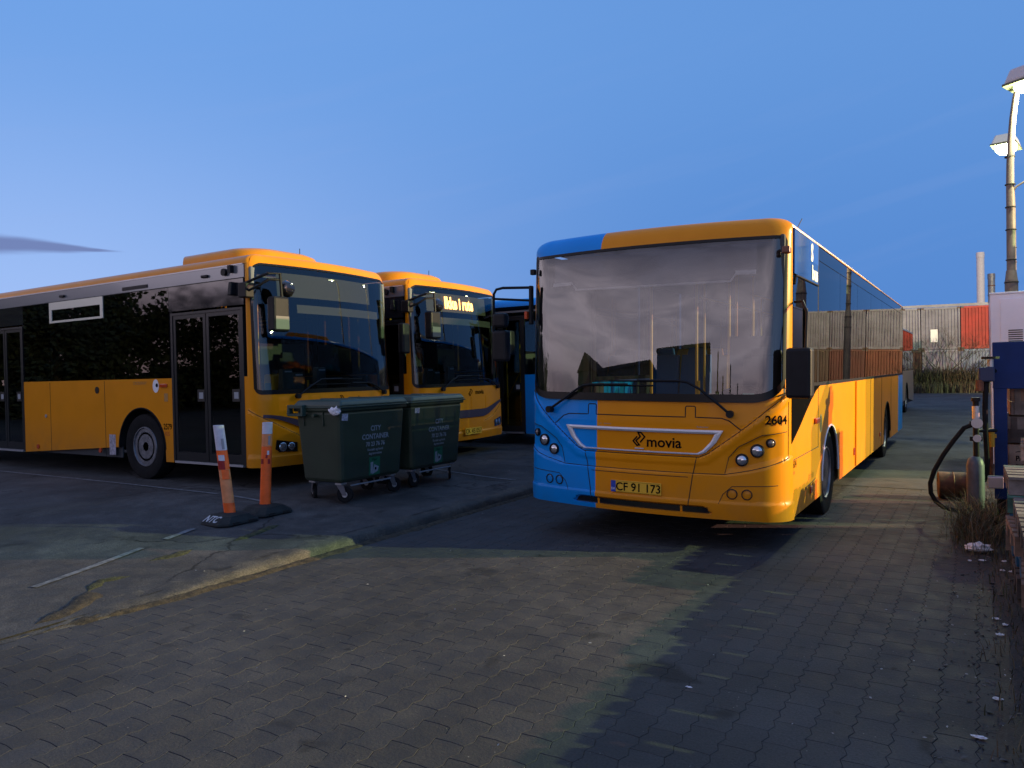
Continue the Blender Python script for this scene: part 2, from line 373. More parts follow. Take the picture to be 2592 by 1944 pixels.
def shell(root, S, c):
    zb, zs, zg, sw, w0, w1 = c['zb'], c['zs'], c['zg'], c['sw'], c['wz0'], c['wz1']
    rx, rz = c['wr']; trx, trz = c.get('wtr', (.1, .1))
    kf = c.get('kf'); mats = c['paint']
    def wz0(s):
        e = max(0, abs(s) - (sw - rx)) / rx
        return w0 + rz * (1 - math.sqrt(max(0, 1 - min(1, e) ** 2)))
    def wz1(s):
        e = max(0, abs(s) - (sw - trx)) / trx
        return w1 - trz * (1 - math.sqrt(max(0, 1 - min(1, e) ** 2)))
    S.wz0, S.wz1 = wz0, wz1
    corner = [sw * 1.0 - rx * (1 - math.sin(PI / 2 * i / 14)) for i in range(15)]
    tcorner = [sw - trx * (1 - math.sin(PI / 2 * i / 8)) for i in range(9)]
    pos = sorted(set([round(v, 5) for v in frange(0, sw - rx, .03) + corner + tcorner + c.get('cols', [])]))
    front = [-v for v in reversed(pos[1:])] + pos
    pil = frange(sw, S.s_side, .025)
    body = MB(); disp = c.get('disp'); nz = c.get('nz', 60)
    ra, zw = c['arch_r'], c['wheel_z']
    grid(body, S, front, zb, wz0, nz, kf=kf, disp=disp)
    for g in (1, -1):
        ss = [g * v for v in pil]
        grid(body, S, ss, zb, zs, nz, kf=kf, disp=disp)
        grid(body, S, ss, zs, w1, 20, kf=kf)
        # flat side in runs between doors
        doors = sorted([d for d in c['doors'] if d[0] == g], key=lambda d: d[1])
        y = S.side0; runs = []
        for _, a, b, z0, z1 in doors: runs.append((y, a)); y = b
        runs.append((y, S.L - S.rr))
        for a, b in runs:
            if b - a < .005: continue
            ys = set([a, b])
            for wy in c['wheels']:
                if a < wy < b:
                    for i in range(25): ys.add(min(b, max(a, wy - ra * math.cos(PI * i / 24))))
            for j in c.get('breaks', []):
                if a < j < b: ys.add(j)
            ys = sorted(ys)
            def zl(s, g=g):
                yy = abs(s) - S.s_side + S.side0
                for wy in c['wheels']:
                    if abs(yy - wy) < ra: return max(zb, zw + c['arch_h'] * math.sqrt(max(0, 1 - ((yy - wy) / ra) ** 2)))
                return zb
            grid(body, S, [g * S.sy(v) for v in ys], zl, zs, 4, kf=kf)
        rear = [g * v for v in frange(S.s_rear, S.s_end, .06)]
        grid(body, S, rear, zb, zg, 6, kf=kf)
        for wy in c['wheels']:         # wheel well
            n = 20; X0, X1 = g * (S.W / 2 - .004), g * (S.W / 2 - .42)
            well = MB(); vs = []
            for X in (X0, X1):
                for i in range(n + 1):
                    a = PI * i / n; vs.append((X, wy - ra * math.cos(a), zw + c['arch_h'] * math.sin(a)))
            well.add(vs, [(i, i + 1, n + 2 + i, n + 1 + i) for i in range(n)] + [tuple(range(n + 1, 2 * n + 2))])
            well.obj('wheel_well', RUB, root)
            a = [wy - (ra + .012) * math.cos(PI * i / 24) for i in range(25)]
            rim = [(X0 + g * .004, wy - (ra) * math.cos(PI * i / 24), zw + c['arch_h'] * math.sin(PI * i / 24)) for i in range(25)]
            MB().tube(rim, .012, 6).obj('arch_trim', c.get('arch_mat', RUB) if g == c.get('arch_side', 9) and wy == c['wheels'][0] else RUB, root, smooth=True)
    b = body.obj('body', mats, root, smooth=True, shade=30)
    # cap and roof
    cap = MB(); kc = c.get('kc', kf)
    allp = front + [v for v in pil[1:]] + [S.sy(v) for v in frange(S.side0, S.L - S.rr, 1.)[1:]] + frange(S.s_rear, S.s_end, .06)[1:]
    left = [-v for v in allp if v > front[-1]]
    ss = list(reversed(left)) + allp
    def zc(s):
        a = abs(s)
        return wz1(s) if a <= sw else w1 if a < S.s_side - .001 else zg
    lo, mid, hi = [s for s in ss if s <= -S.s_side], [s for s in ss if -S.s_side <= s <= S.s_side], [s for s in ss if s >= S.s_side]
    for part, f in ((lo, lambda s: zg), (mid, lambda s: wz1(s) if abs(s) <= sw else w1), (hi, lambda s: zg)):
        grid(cap, S, part, f, S.H - .001, 10, kf=kc, ease=True)
    rf = cap.obj('roof', mats, root, smooth=True, shade=35)
    top = MB(); ring = [S(v, S.H - .001) for v in ss]
    top.add(ring, [tuple(range(len(ring)))])
    top.obj('roof_panel', mats, rf)
    # windshield
    if c.get('blank_front'): return
    ws = MB(); grid(ws, S, front, wz0, wz1, 24, off=-.002); ws.obj('windshield', c.get('gws', GWS), root, smooth=True, shade=60)
    sl_ = MB(); bw = c.get('frit', .05)
    grid(sl_, S, front, wz0, lambda s: min(wz0(s) + bw, wz1(s)), 2, off=.004)
    grid(sl_, S, front, lambda s: max(wz1(s) - .03, wz0(s)), wz1, 1, off=.004)
    for g in (1, -1): grid(sl_, S, [g * v for v in frange(sw - .035, sw + .012, .015)], lambda s: wz0(min(sw, abs(s)) if abs(s) < sw else sw) , lambda s: wz1(min(sw, abs(s))), 12, off=.004)
    sl_.obj('windshield_seal', mat('glass_border', (.006, .006, .007), .3, spec=.25), root, smooth=True)

def side_windows(root, S, c, g, joints, z0, z1, m=None, skip=()):
    m = m or GSD; X = g * (S.W / 2)
    back = MB()
    for i, (a, b) in enumerate(zip(joints, joints[1:])):
        if i in skip: continue
        MB().box(min(X - g * .012, X - g * .002), max(X - g * .012, X - g * .002), a + .006, b - .006, z0, z1).obj('window', m, root)
    for j in joints: back.box(min(X - g * .05, X - g * .016), max(X - g * .05, X - g * .016), j - .05, j + .05, z0, z1)
    a, b = joints[0], joints[-1]
    back.box(min(X - g * .05, X - g * .016), max(X - g * .05, X - g * .016), a, b, z0, z0 + .05).box(min(X - g * .05, X - g * .016), max(X - g * .05, X - g * .016), a, b, z1 - .05, z1)
    back.obj('window_frame', BLK, root)

def interior(root, S, c):
    W, L = S.W, S.L; zf = c['floor']; Hc = c['zg'] - .12
    MB().box(-.84, .84, .5, L - .1, .30, .34).obj('underfloor', DRK, root)
    MB().box(-W / 2 + .07, W / 2 - .07, c.get('fy', 1.0), L - .12, zf - .04, zf).obj('interior_floor', DRK, root)
    MB().box(-W / 2 + .07, W / 2 - .07, .65, L - .12, Hc, Hc + .04).obj('interior_ceiling', LIN, root)
    MB().box(-W / 2 + .1, W / 2 - .1, L - .2, L - .15, zf, Hc).obj('rear_bulkhead', DRK, root)
    for g in (1, -1):
        runs = []; y = S.side0 + .3
        cuts = sorted([(d[1], d[2]) for d in c['doors'] if d[0] == g] + [(w - c['arch_r'], w + c['arch_r']) for w in c['wheels']])
        for a, b in cuts: runs.append((y, a)); y = b
        runs.append((y, L - .15)); mb = MB()
        for a, b in runs:
            if b > a: mb.box(min(g * (W / 2 - .05), g * (W / 2 - .07)), max(g * (W / 2 - .05), g * (W / 2 - .07)), a, b, .3, c['zs'] - .01)
        mb.obj('side_lining', DRK, root)
    rows = frange(c['seat0'], L - 1.0, .82)
    for i, y in enumerate(rows):
        for x in (-1.0, -.55, .55, 1.0):
            if any(d[0] == (1 if x > 0 else -1) and d[1] - .5 < y < d[2] for d in c['doors']): continue
            m = c['seat_m'][(i + (x > 0)) % len(c['seat_m'])]
            seat(root, x, y, zf, m)
    for i, y in enumerate(frange(c['seat0'] + .1, L - 1.5, 1.64)):
        for x in (-.32, .32):
            MB().cyl((x, y, zf), (x, y, Hc), .017, n=8).obj('grab_pole', POLE, root, smooth=True)
    for x in (-.34, .34): MB().cyl((x, c['seat0'], Hc - .25), (x, L - 1, Hc - .25), .016, n=8).obj('grab_rail', POLE, root, smooth=True)
    for x, y in ((-.62, 1.95), (-.18, 2.35), (.16, 2.9)): MB().cyl((x, y, .4), (x, y, Hc), .019, n=8).obj('grab_pole', POLE, root, smooth=True)
    # cab: dashboard, wheel, driver's seat, screen behind the driver (driver sits on local +x side)
    zd = c['wz0'] - .12
    MB().taper((-W / 2 + .16, W / 2 - .16, .22, .8), (-W / 2 + .2, W / 2 - .2, .26, .72), zd - .5, zd).obj('dashboard', c.get('dash_m', DRK), root, bevel=.04)
    MB().taper((.35, 1.05, .55, .95), (.42, .98, .55, .8), zd - .1, zd + .10).obj('instrument_panel', BLK, root, bevel=.04)
    sw_ = []
    ctr = Vector((.72, .98, zd + .12)); ax = Vector((0, -.5, .86)).normalized(); u = Vector((1, 0, 0)); v = ax.cross(u)
    ring = [ctr + (u * math.cos(2 * PI * i / 32) + v * math.sin(2 * PI * i / 32)) * .23 for i in range(33)]
    m = MB().tube(ring, .015, 8); m.cyl(ctr - u * .22, ctr + u * .22, .012).cyl(ctr - ax * .3, ctr + ax * .02, .03, n=10)
    m.obj('steering_wheel', BLK, root, smooth=True)
    s = seat(root, .72, 1.45, zf - .05 if zf > .6 else zf + .3, SEATD)
    MB().box(.30, W / 2 - .1, 2.12, 2.15, zf, c['zs'] + .55).obj('driver_partition', c.get('part_m', DRK), root)
    MB().box(.30, .32, 1.05, 2.12, zf, c['zs'] - .1).obj('cab_door', DRK, root)
    mb = MB().cyl((.28, 1.0, zf), (.28, 1.0, zd + .3), .018).cyl((.28, 2.15, zf), (.28, 2.15, Hc), .018)
    mb.obj('grab_pole', POLE, root, smooth=True)

def wiper(root, S, pts, blade):
    w = ridge(S, pts, .013, .035, .1, 6); w.rs = None
    w.cyl(S(*pts[0], .0), S(*pts[0], .06), .035, n=12)
    o = w.obj('wiper', BLK, root, smooth=True)
    ridge(S, blade, .009, .018, .1, 5).obj('wiper_blade', RUB, o)
    return o

def disc_lamp(root, S, s, z, r, name='headlight', ring=BLK, lens=LENS, depth=.02, o0=0.):
    c = Vector(S(s, z, o0)); n = (Vector(S(s, z, .1)) - c).normalized(); a = Vector((0, 0, 1)); a = (a - n * a.dot(n)).normalized(); b = n.cross(a)
    def rg(rad, off, k=24): return [c + n * off + (a * math.cos(2 * PI * i / k) + b * math.sin(2 * PI * i / k)) * rad for i in range(k)]
    def loft(rings, cap0=False, cap1=True):
        mb = MB(); k = 24; vs = [p for r_ in rings for p in r_]
        fs = [(i * k + j, i * k + (j + 1) % k, (i + 1) * k + (j + 1) % k, (i + 1) * k + j) for i in range(len(rings) - 1) for j in range(k)]
        if cap1: fs.append(tuple(range((len(rings) - 1) * k, len(rings) * k)))
        return mb.add(vs, fs)
    o = loft([rg(r * 1.25, -.02), rg(r * 1.22, .006), rg(r * 1.05, .012), rg(r * .98, .002)], cap1=False).obj(name, ring, root, smooth=True)
    loft([rg(r * 1.02, .0), rg(r * .8, depth * .45), rg(r * .45, depth * .8), rg(.004, depth)]).obj('lens', lens, o, smooth=True, shade=60)
    return o

def mirror_head(name, root, box, pts, r=.014, glass_y=None, k=CHR):
    x0, x1, y0, y1, z0, z1 = box
    o = MB().box(x0, x1, y0, y1, z0, z1).obj(name, BLK, root, bevel=.03)
    if glass_y is not None: MB().box(x0 + .02, x1 - .02, glass_y - .002, glass_y + .002, z0 + .03, z1 - .03).obj('mirror_glass', k, o)
    if pts: MB().tube(pts, r, 8).obj('mirror_arm', BLK, o, smooth=True)
    return o

def lerp_pts(P, x):
    x = abs(x)
    for (a, b), (c, d) in zip(P, P[1:]):
        if x <= c: return b + (d - b) * (x - a) / (c - a)
    return P[-1][1]
def sstep(x, a, b):
    t = min(1, max(0, (x - a) / (b - a))); return t * t * (3 - 2 * t)

V_LINE = [(0, .885), (.60, .885), (.68, .92), (.98, 1.145), (1.22, 1.345), (1.40, 1.47), (1.60, 1.62)]
BUMP = [(0, .735), (.60, .737), (.84, .742), (1.066, .788), (1.25, .84), (1.42, .905), (1.9, .93)]
def disp_A(s, z):
    a = abs(s); v = lerp_pts(V_LINE, s); sl = .8 if a > .64 else 1
    d = (z - v) * sl
    o = -.022 * sstep(d, -.004, .012)                 # bonnet sits back behind the V
    o += .010 * sstep(d, -.075, -.055) * (1 - sstep(d, -.004, .004)) # raised brow along the V
    o += .012 * (1 - sstep(z - lerp_pts(BUMP, s), -.012, .0))
    o += .012 * (1 - sstep(z, .478, .495))
    if a < .74:                                        # lower air intake recess
        w = sstep(.72 - .9 * abs(z - .36) - a, 0, .03)
        o -= .085 * w * sstep(z, .362, .370) * (1 - sstep(z, .420, .432))
    if .83 < a < 1.42 and z > .74:                     # headlamp pod
        w = sstep(a, .86, .90) * sstep(lerp_pts([(0, .7), (.86, .9), (.956, 1.0), (1.16, 1.11), (1.42, 1.14)], s) - z, 0, .02) * sstep(z - lerp_pts(BUMP, s), .01, .04) * (1 - sstep(a, 1.27, 1.40))
        o -= .016 * w
    return o

def build_bus_A():
    S = Surf(2.7, 12.3, 3.115, .13, .3, .14, 1.2, 3.02, 2.90, ray=.14, tuck=.06)
    root = empty('parked_bus', (-2.85, 6.82, 0), (0, .020, 0))
    tag(root, 'yellow bus with blue left front corner standing on the block paving, number CF 91 173', 'bus')
    sb = -.455
    def kf(s, z):
        if s < sb: return 1
        if s > S.sy(11.11): return 1
        return 0
    def kc(s, z): return 1 if s < sb else 0
    c = dict(zb=.32, zs=1.54, zg=3.02, sw=1.385, wz0=1.405, wz1=2.93, wr=(.34, .24), wtr=(.06, .05), kf=kf, kc=kc, paint=[YEL, BLU], disp=disp_A, nz=80, cols=[.455],
             arch_r=.56, arch_h=.58, wheel_z=.47, wheels=[2.55, 8.85], doors=[(-1, .48, 1.72, .3, 2.5), (-1, 5.2, 6.4, .3, 2.5)], breaks=[11.11],
             gws=GWA, floor=.80, fy=2.2, seat0=3.0, seat_m=[SEATB, SEATY], arch_mat=WHT, arch_side=1, frit=.075)
    shell(root, S, c)
    W2 = S.W / 2
    sd = lambda y, z, o=.003: (W2 + o, y, z)
    side_windows(root, S, c, 1, [1.76, 3.2, 4.75, 6.3, 7.85, 9.4, 10.95, 12.12], 1.56, 2.86, GSA)
    MB().box(W2 - .012, W2 - .002, 1.76, 12.12, 2.868, 3.01).obj('cove_glass', GSD, root)
    MB().box(W2 - .05, W2 - .014, 1.7, 12.14, 2.86, 3.02).obj('cove_backing', BLK, root)
    MB().box(W2 - .05, W2 + .004, .44, 12.14, 1.525, 1.56).obj('waist_seal', BLK, root)
    # driver's window and the dark panel with lettering above it
    MB().box(W2 - .012, W2 - .002, .46, 1.71, 1.56, 2.58).obj('driver_window', GSD, root)
    MB().box(W2 - .05, W2 - .014, .41, .47, 1.5, 3.0).obj('window_post', BLK, root); MB().box(W2 - .05, W2 - .002, 1.71, 1.76, 1.5, 3.02).obj('window_post', BLK, root)
    p = MB().box(W2 - .014, W2 + .002, .50, 1.70, 2.60, 3.015).obj('route_class_panel', mat('navy_panel', (.008, .045, .20), .15, coat=1.), root)
    MB().box(W2 - .014, W2 + .003, 1.22, 1.705, 2.80, 3.015).obj('blue_square', mat('s_blue', (.02, .09, .42), .2, coat=1.), p)
    text('S', .16, lambda u, v: sd(1.34 + u, 2.815 + v, .006), WHTT, p, bold=.012)
    text('bus', .135, lambda u, v: sd(1.50 + u, 2.63 + v, .006), WHTT, p, bold=.010, stretch=1.15)
    ridge(S, [(S.sy(.50), 2.50), (S.sy(.56), 2.585), (S.sy(.66), 2.59), (S.sy(1.70), 2.59)], .010, .004).obj('window_gutter', BLK, root)
    MB().box(W2 - .002, W2 + .02, 1.00, 1.06, 1.58, 2.31).obj('sliding_window_bar', BLK, root, bevel=.008)
    # black swoosh under the window
    sw_pts = [(.40, 1.53), (1.86, 1.53), (1.60, 1.475), (1.33, 1.385), (1.05, 1.275), (.78, 1.16), (.55, 1.075), (.40, 1.02)]
    MB().slab(sw_pts, lambda u, v, w: (W2 + .001 + w, u, v), .003).obj('window_swoosh', BLKT, root)
    # panel joints of the side
    for pts in ([(1.745, 1.52), (1.745, .86)], [(.38, .86), (1.745, .87)], [(4.60, 1.52), (4.60, .33)], [(4.64, 1.52), (4.64, .33)], [(6.3, 1.52), (6.3, .33)], [(7.9, 1.52), (7.9, .33)], [(9.55, 1.52), (9.55, .33)], [(1.06, .52), (1.4, .535), (1.62, .55)]):
        ridge(S, [(S.sy(y), z) for y, z in pts], .0045, .0).obj('panel_joint', SEAM, root)
    MB().box(W2 - .02, W2 + .022, 4.57, 4.605, .34, 1.52).obj('rubbing_strip', YEL, root, bevel=.008)
    MB().box(W2, W2 + .03, 1.50, 1.70, 1.13, 1.19).obj('side_indicator', ORL, root, bevel=.012)
    MB().box(W2, W2 + .012, 1.30, 1.40, .43, .50).obj('side_marker', mat('red_reflector', (.45, .015, .01), .3, coat=1.), root, bevel=.004)
    MB().box(W2, W2 + .012, 4.42, 4.52, .50, .60).obj('side_marker', MATS['red_reflector'], root, bevel=.004)
    MB().box(W2, W2 + .012, 7.6, 7.7, .50, .57).obj('side_marker', MATS['red_reflector'], root, bevel=.004)
    ov = MB().slab([(1.90 + .075 * math.cos(2 * PI * i / 24), 1.11 + .10 * math.sin(2 * PI * i / 24)) for i in range(24)], lambda u, v, w: (W2 + .001 + w, u, v), .002).obj('oval_sticker', mat('sticker_grey', (.24, .20, .17), .5, spec=.2), root)
    MB().slab([(1.90 + .058 * math.cos(2 * PI * i / 24), 1.11 + .082 * math.sin(2 * PI * i / 24)) for i in range(24)], lambda u, v, w: (W2 + .004 + w, u, v), .001).obj('sticker_core', mat('sticker_dark', (.11, .08, .05), .5, spec=.2), ov)
    text('arriva', .085, lambda u, v: sd(1.36 + u, .575 + v, .003), mat('ghost_print', (.42, .19, .012), .4), root)
    text('2604', .07, lambda u, v: sd(.42 + u, .785 + v, .003), BLKT, root, align='LEFT')
    text('arriva', .04, lambda u, v: sd(.42 + u, .725 + v, .003), mat('print_red', (.45, .05, .02), .5), root, align='LEFT')
    # front
    def line(pts, r=.0042, off=-.001): return ridge(S, [(a, b) for a, b in pts], r, off, .03)
    def dl(pts, r=.0042, off=.0):
        out = []
        for (a, b), (c2, d) in zip(pts, pts[1:]):
            m = max(1, int(math.dist((a, b), (c2, d)) / .025))
            out += [S(a + (c2 - a) * i / m, b + (d - b) * i / m, off + disp_A(a + (c2 - a) * i / m, b + (d - b) * i / m)) for i in range(m)]
        out.append(S(*pts[-1], off + disp_A(*pts[-1])))
        return MB().tube(out, r, 6)
    hood = [(-.98, 1.148), (-.87, 1.235), (-.80, 1.258), (-.56, 1.262), (-.56, 1.355), (-.548, 1.365), (-.478, 1.365), (-.466, 1.355), (-.466, 1.262), (0, 1.262), (.466, 1.262), (.466, 1.355), (.478, 1.365), (.548, 1.365), (.56, 1.355), (.56, 1.262), (.80, 1.258), (.87, 1.235), (.98, 1.148)]
    dl(hood, .0055).obj('panel_joint', SEAM, root)
    vl = [(x, lerp_pts(V_LINE, x)) for x in (1.40, 1.22, .98, .68, .60)]
    dl([(-a, b + .004) for a, b in vl] + [(a, b + .004) for a, b in reversed(vl)], .005, .002).obj('panel_joint', SEAM, root)
    bl = [(x, lerp_pts(BUMP, x)) for x in (1.46, 1.25, 1.066, .84, .60)]
    dl([(-a, b) for a, b in bl] + [(a, b) for a, b in reversed(bl)], .0045, .001).obj('panel_joint', SEAM, root)
    for g in (-1, 1):
        dl([(g * .578, .885), (g * .545, .73), (g * .50, .43)], .0045).obj('panel_joint', SEAM, root)
        dl([(g * .835, .75), (g * .87, .90), (g * .956, 1.0), (g * 1.16, 1.11), (g * 1.42, 1.14)], .0035).obj('panel_joint', SEAM, root)
        ridge(S, [(g * 1.44, .30), (g * 1.44, 1.5)], .0045, .0).obj('panel_joint', SEAM, root)
        ridge(S, [(g * 1.30, 1.46), (g * 1.44, 1.50), (g * 1.53, 1.51)], .006, .0).obj('panel_joint', SEAM, root)
        dl([(g * .78, .47), (g * .82, .56), (g * .9, .635), (g * 1.3, .655)], .0035).obj('panel_joint', SEAM, root)
        disc_lamp(root, S, g * 1.119, .968, .050); disc_lamp(root, S, g * .985, .880, .047)
        disc_lamp(root, S, g * 1.24, 1.040, .034, 'parking_lamp', lens=mat('dim_lens', (.16, .12, .11), .15, coat=1.))
        for x in (.90, 1.03): disc_lamp(root, S, g * x, .565, .040, 'fog_lamp_cover', ring=SEAM, lens=BLU if g < 0 else YEL, depth=.006, o0=.012)
        MB().add(*_boxat(S, g * .43, .392, .022, .06, .0, -.045)).obj('intake_bar', BLU if g < 0 and False else YEL, root)
    dl([(-.5, .700), (.5, .700)], .0035).obj('panel_joint', SEAM, root)
    iw = MB(); grid(iw, S, frange(-.70, .70, .05), lambda s: .366, lambda s: .424, 1, off=-.002); iw.obj('air_intake', BLKG, root)
    # grille frame
    outer = [(-.82, 1.145), (.82, 1.145), (.755, 1.03), (.66, .935), (.60, .912), (-.60, .912), (-.66, .935), (-.755, 1.03)]
    inner = [(-.745, 1.110), (.745, 1.110), (.705, 1.035), (.63, .955), (.58, .926), (-.58, .926), (-.63, .955), (-.705, 1.035)]
    gm = MB(); n = len(outer); seq = []
    def dens(P):
        out = []
        for i in range(len(P)):
            a, b = P[i], P[(i + 1) % len(P)]; m = 24 if i in (0, 4) else 3
            out += [(a[0] + (b[0] - a[0]) * k / m, a[1] + (b[1] - a[1]) * k / m) for k in range(m)]
        return out
    po, pi_ = dens(outer), dens(inner); n = len(po); o1 = -.022
    mid = [((a[0] + b[0]) / 2, (a[1] + b[1]) / 2) for a, b in zip(po, pi_)]
    vs = [S(a, b, o1) for a, b in po] + [S(a, b, o1 + .022) for a, b in po] + [S(a, b, o1 + .026) for a, b in mid] + [S(a, b, o1 + .018) for a, b in pi_] + [S(a, b, o1) for a, b in pi_]
    gm.add(vs, [(r * n + i, r * n + (i + 1) % n, (r + 1) * n + (i + 1) % n, (r + 1) * n + i) for r in range(4) for i in range(n)])
    gf = gm.obj('grille_frame', mat('satin_silver', (.62, .62, .66), .3, .35), root, smooth=True, shade=30)
    ridge(S, [(-.03, .945), (.06, .945)], .006, -.012).obj('emblem_bar', SIL, gf)
    on = lambda u, v: S(u, v, -.0195)
    text('movia', .098, lambda u, v: on(.258 + u, .967 + v), BLKT, root, bold=.0025, stretch=1.02)
    # logo: two linked angular arrows
    def stroke(P, w=.017):
        mb = MB(); out = []
        for k in (1, -1):
            ln = []
            for i, p in enumerate(P):
                a = Vector(P[max(i - 1, 0)]); b = Vector(P[min(i + 1, len(P) - 1)]); p = Vector(p)
                d1 = (p - a).normalized() if i > 0 else (b - p).normalized(); d2 = (b - p).normalized() if i < len(P) - 1 else d1
                nrm = Vector((-(d1 + d2).y, (d1 + d2).x)).normalized(); cs = max(.5, nrm.dot(Vector((-d1.y, d1.x))))
                ln.append(p + nrm * k * w / 2 / cs)
            out.append(ln)
        n = len(P); vs = [S(p.x, p.y, -.0195) for ln in out for p in ln]
        return mb.add(vs, [(i, i + 1, n + i + 1, n + i) for i in range(n - 1)])
    lg = empty('operator_logo'); lg.parent = root
    bpy.data.objects.remove(lg)
    l1 = stroke([(-.010, 1.060), (-.052, 1.015), (-.012, .972), (.012, .978), (-.022, 1.018), (.022, 1.060), (-.003, 1.098), (.030, 1.098), (.068, 1.058), (.020, 1.003)], .015)
    l1.obj('operator_logo', BLKT, root)
    text('2604', .078, lambda u, v: S(1.285 + u, 1.212 + v, .021), BLKT, root, bold=.003, stretch=.92)
    text('volt      Bastervand', .012, lambda u, v: S(-.36 + u, 1.168 + v, -.018), GREYT, root)
    text('Rudevasker', .016, lambda u, v: S(.63 + u, 1.165 + v, -.018), GREYT, root)
    pl = MB(); grid(pl, S, frange(-.272, .252, .06), .505, .625, 1, off=.022)
    pl = MB().slab([(-.270, .507), (.250, .507), (.250, .623), (-.270, .623)], lambda u, v, w: (u, S(-.01, .56, 0)[1] - .012 - w, v), .012).obj('license_plate', mat('plate_yellow', (.75, .42, .03), .4), root, bevel=.003)
    yq = S(-.01, .56, 0)[1] - .026
    MB().slab([(-.268, .509), (-.218, .509), (-.218, .621), (-.268, .621)], lambda u, v, w: (u, yq - w, v), .001).obj('country_band', mat('plate_blue', (.02, .06, .38), .4), pl)
    text('DK', .022, lambda u, v: (-.243 + u, yq - .002, .53 + v), WHTT, pl)
    text('CF 91 173', .078, lambda u, v: (.016 + u, yq - .001, .527 + v), BLKT, pl, bold=.0015, stretch=.98)
    for a, b in (((-.262, .514), (.242, .514)), ((-.262, .616), (.242, .616))): MB().box(a[0], b[0], yq - .001, yq, a[1] - .001, a[1] + .001).obj('plate_border', BLKT, pl)
    for g in (1, -1):
        for y in c['wheels']: wheel(root, g * (W2 - .03), y, .49, g)
    interior(root, S, c)
    # destination box behind the glass: a ribbed grey panel with a pale lower edge
    bx = MB(); yb = lambda x: .13 * (x / 1.3) ** 2 + .16
    grid(bx, S, frange(-1.12, 1.08, .05), lambda s: 2.60 if abs(s) > .87 else 2.535, lambda s: 2.885, 8, off=-.10); 
    bx.obj('destination_box', mat('dest_grey', (.13, .13, .15), .6, bump=.5, bscale=120), root, smooth=True)
    e = [(-1.12, 2.625), (-.87, 2.625), (-.80, 2.548), (-.4, 2.538), (0, 2.534), (.4, 2.534), (.845, 2.535), (.89, 2.60), (1.08, 2.60)]
    ridge(S, e, .010, -.09, .05).obj('destination_box_edge', mat('pale_edge', (.7, .7, .72), .5), root)
    for a, b in ((-1.12, -.87), (.89, 1.08)):
        MB().slab([(a, 2.60), (b, 2.60), (b, 2.635), (a, 2.635)], lambda u, v, w: S(u, v, -.086 + w), .004).obj('destination_box_edge', MATS['pale_edge'], root)
    MB().slab([(.985, 1.45), (1.085, 1.45), (1.085, 1.495), (.985, 1.495)], lambda u, v, w: S(u, v, -.004 + w), .002).obj('sticker', mat('sticker_green', (.02, .28, .20), .5), root)
    for g in (1, -1): MB().box(min(g * 1.20, g * 1.31), max(g * 1.20, g * 1.31), .30, .42, 1.4, 2.95).obj('inner_pillar', DRK, root, bevel=.03)
    wiper(root, S, [(.88, 1.30), (.74, 1.42), (.60, 1.53), (.49, 1.59), (.40, 1.603), (.0, 1.605)], [(-.31, 1.600), (.46, 1.597)])
    wiper(root, S, [(-1.02, 1.295), (-.88, 1.38), (-.72, 1.48), (-.60, 1.55), (-.50, 1.562), (-.1, 1.565)], [(-.55, 1.552), (.16, 1.556)])
    # roof fittings
    MB().taper((-1.12, 1.12, 1.9, 4.9), (-1.02, 1.02, 2.3, 4.7), 3.07, 3.25).obj('roof_unit', YEL, root, bevel=.05)
    MB().taper((-.9, .9, 8.0, 10.2), (-.75, .75, 8.2, 10.0), 3.10, 3.22).obj('roof_unit', YEL, root, bevel=.05)
    MB().tube([(1.05, 1.8, 3.10), (1.10, 2.15, 3.40)], .005, 5).obj('antenna', BLK, root)
    MB().box(1.30, 1.37, .20, .27, 2.75, 2.815).obj('marker_lamp', mat('amber_dark', (.16, .045, .02), .4), root, bevel=.012)
    MB().box(-1.345, -1.29, .24, .29, 2.74, 2.80).obj('marker_lamp', BLK, root, bevel=.008)
    # mirrors
    mirror_head('mirror', root, (1.355, 1.575, .10, .26, 1.45, 1.90), [(1.36, .46, 2.33), (1.44, .42, 2.33), (1.50, .30, 2.22), (1.51, .20, 1.90)], .012, .282)
    m = mirror_head('mirror', root, (-1.72, -1.545, .05, .17, 1.80, 2.14), [(-1.30, .22, 2.60), (-1.62, .12, 2.605), (-1.69, .10, 2.59), (-1.725, .10, 2.54), (-1.735, .10, 2.0), (-1.74, .10, 1.66)], .015, .172)
    MB().tube([(-1.73, .10, 2.49), (-1.30, .24, 2.46)], .013, 8).obj('mirror_arm', BLK, m, smooth=True)
    MB().box(-1.335, -1.30, .19, .25, 2.2, 2.62).obj('mirror_bracket', BLK, m, bevel=.01)
    mirror_head('mirror', root, (-1.72, -1.56, .05, .16, 2.17, 2.33), None, 0, .162)
    MB().box(-1.37, -1.34, .16, .2, 2.26, 2.34).obj('side_indicator', ORL, root)
    # the doors on the far side
    for y0, y1 in ((.50, 1.70), (5.22, 6.38)):
        d = MB().box(-W2 + .01, -W2 + .045, y0, y1, .34, 2.98)
        d.obj('door', BLK, root)
        for a, b in ((y0 + .06, (y0 + y1) / 2 - .04), ((y0 + y1) / 2 + .04, y1 - .06)): MB().box(-W2 - .002, -W2 + .008, a, b, .5, 2.4).obj('door_glass', GDR, root)
    side_windows(root, S, c, -1, [1.76, 3.4, 5.15], 1.56, 3.0, GSA); side_windows(root, S, c, -1, [6.45, 8.2, 10.1, 12.1], 1.56, 3.0, GSA)
    return root

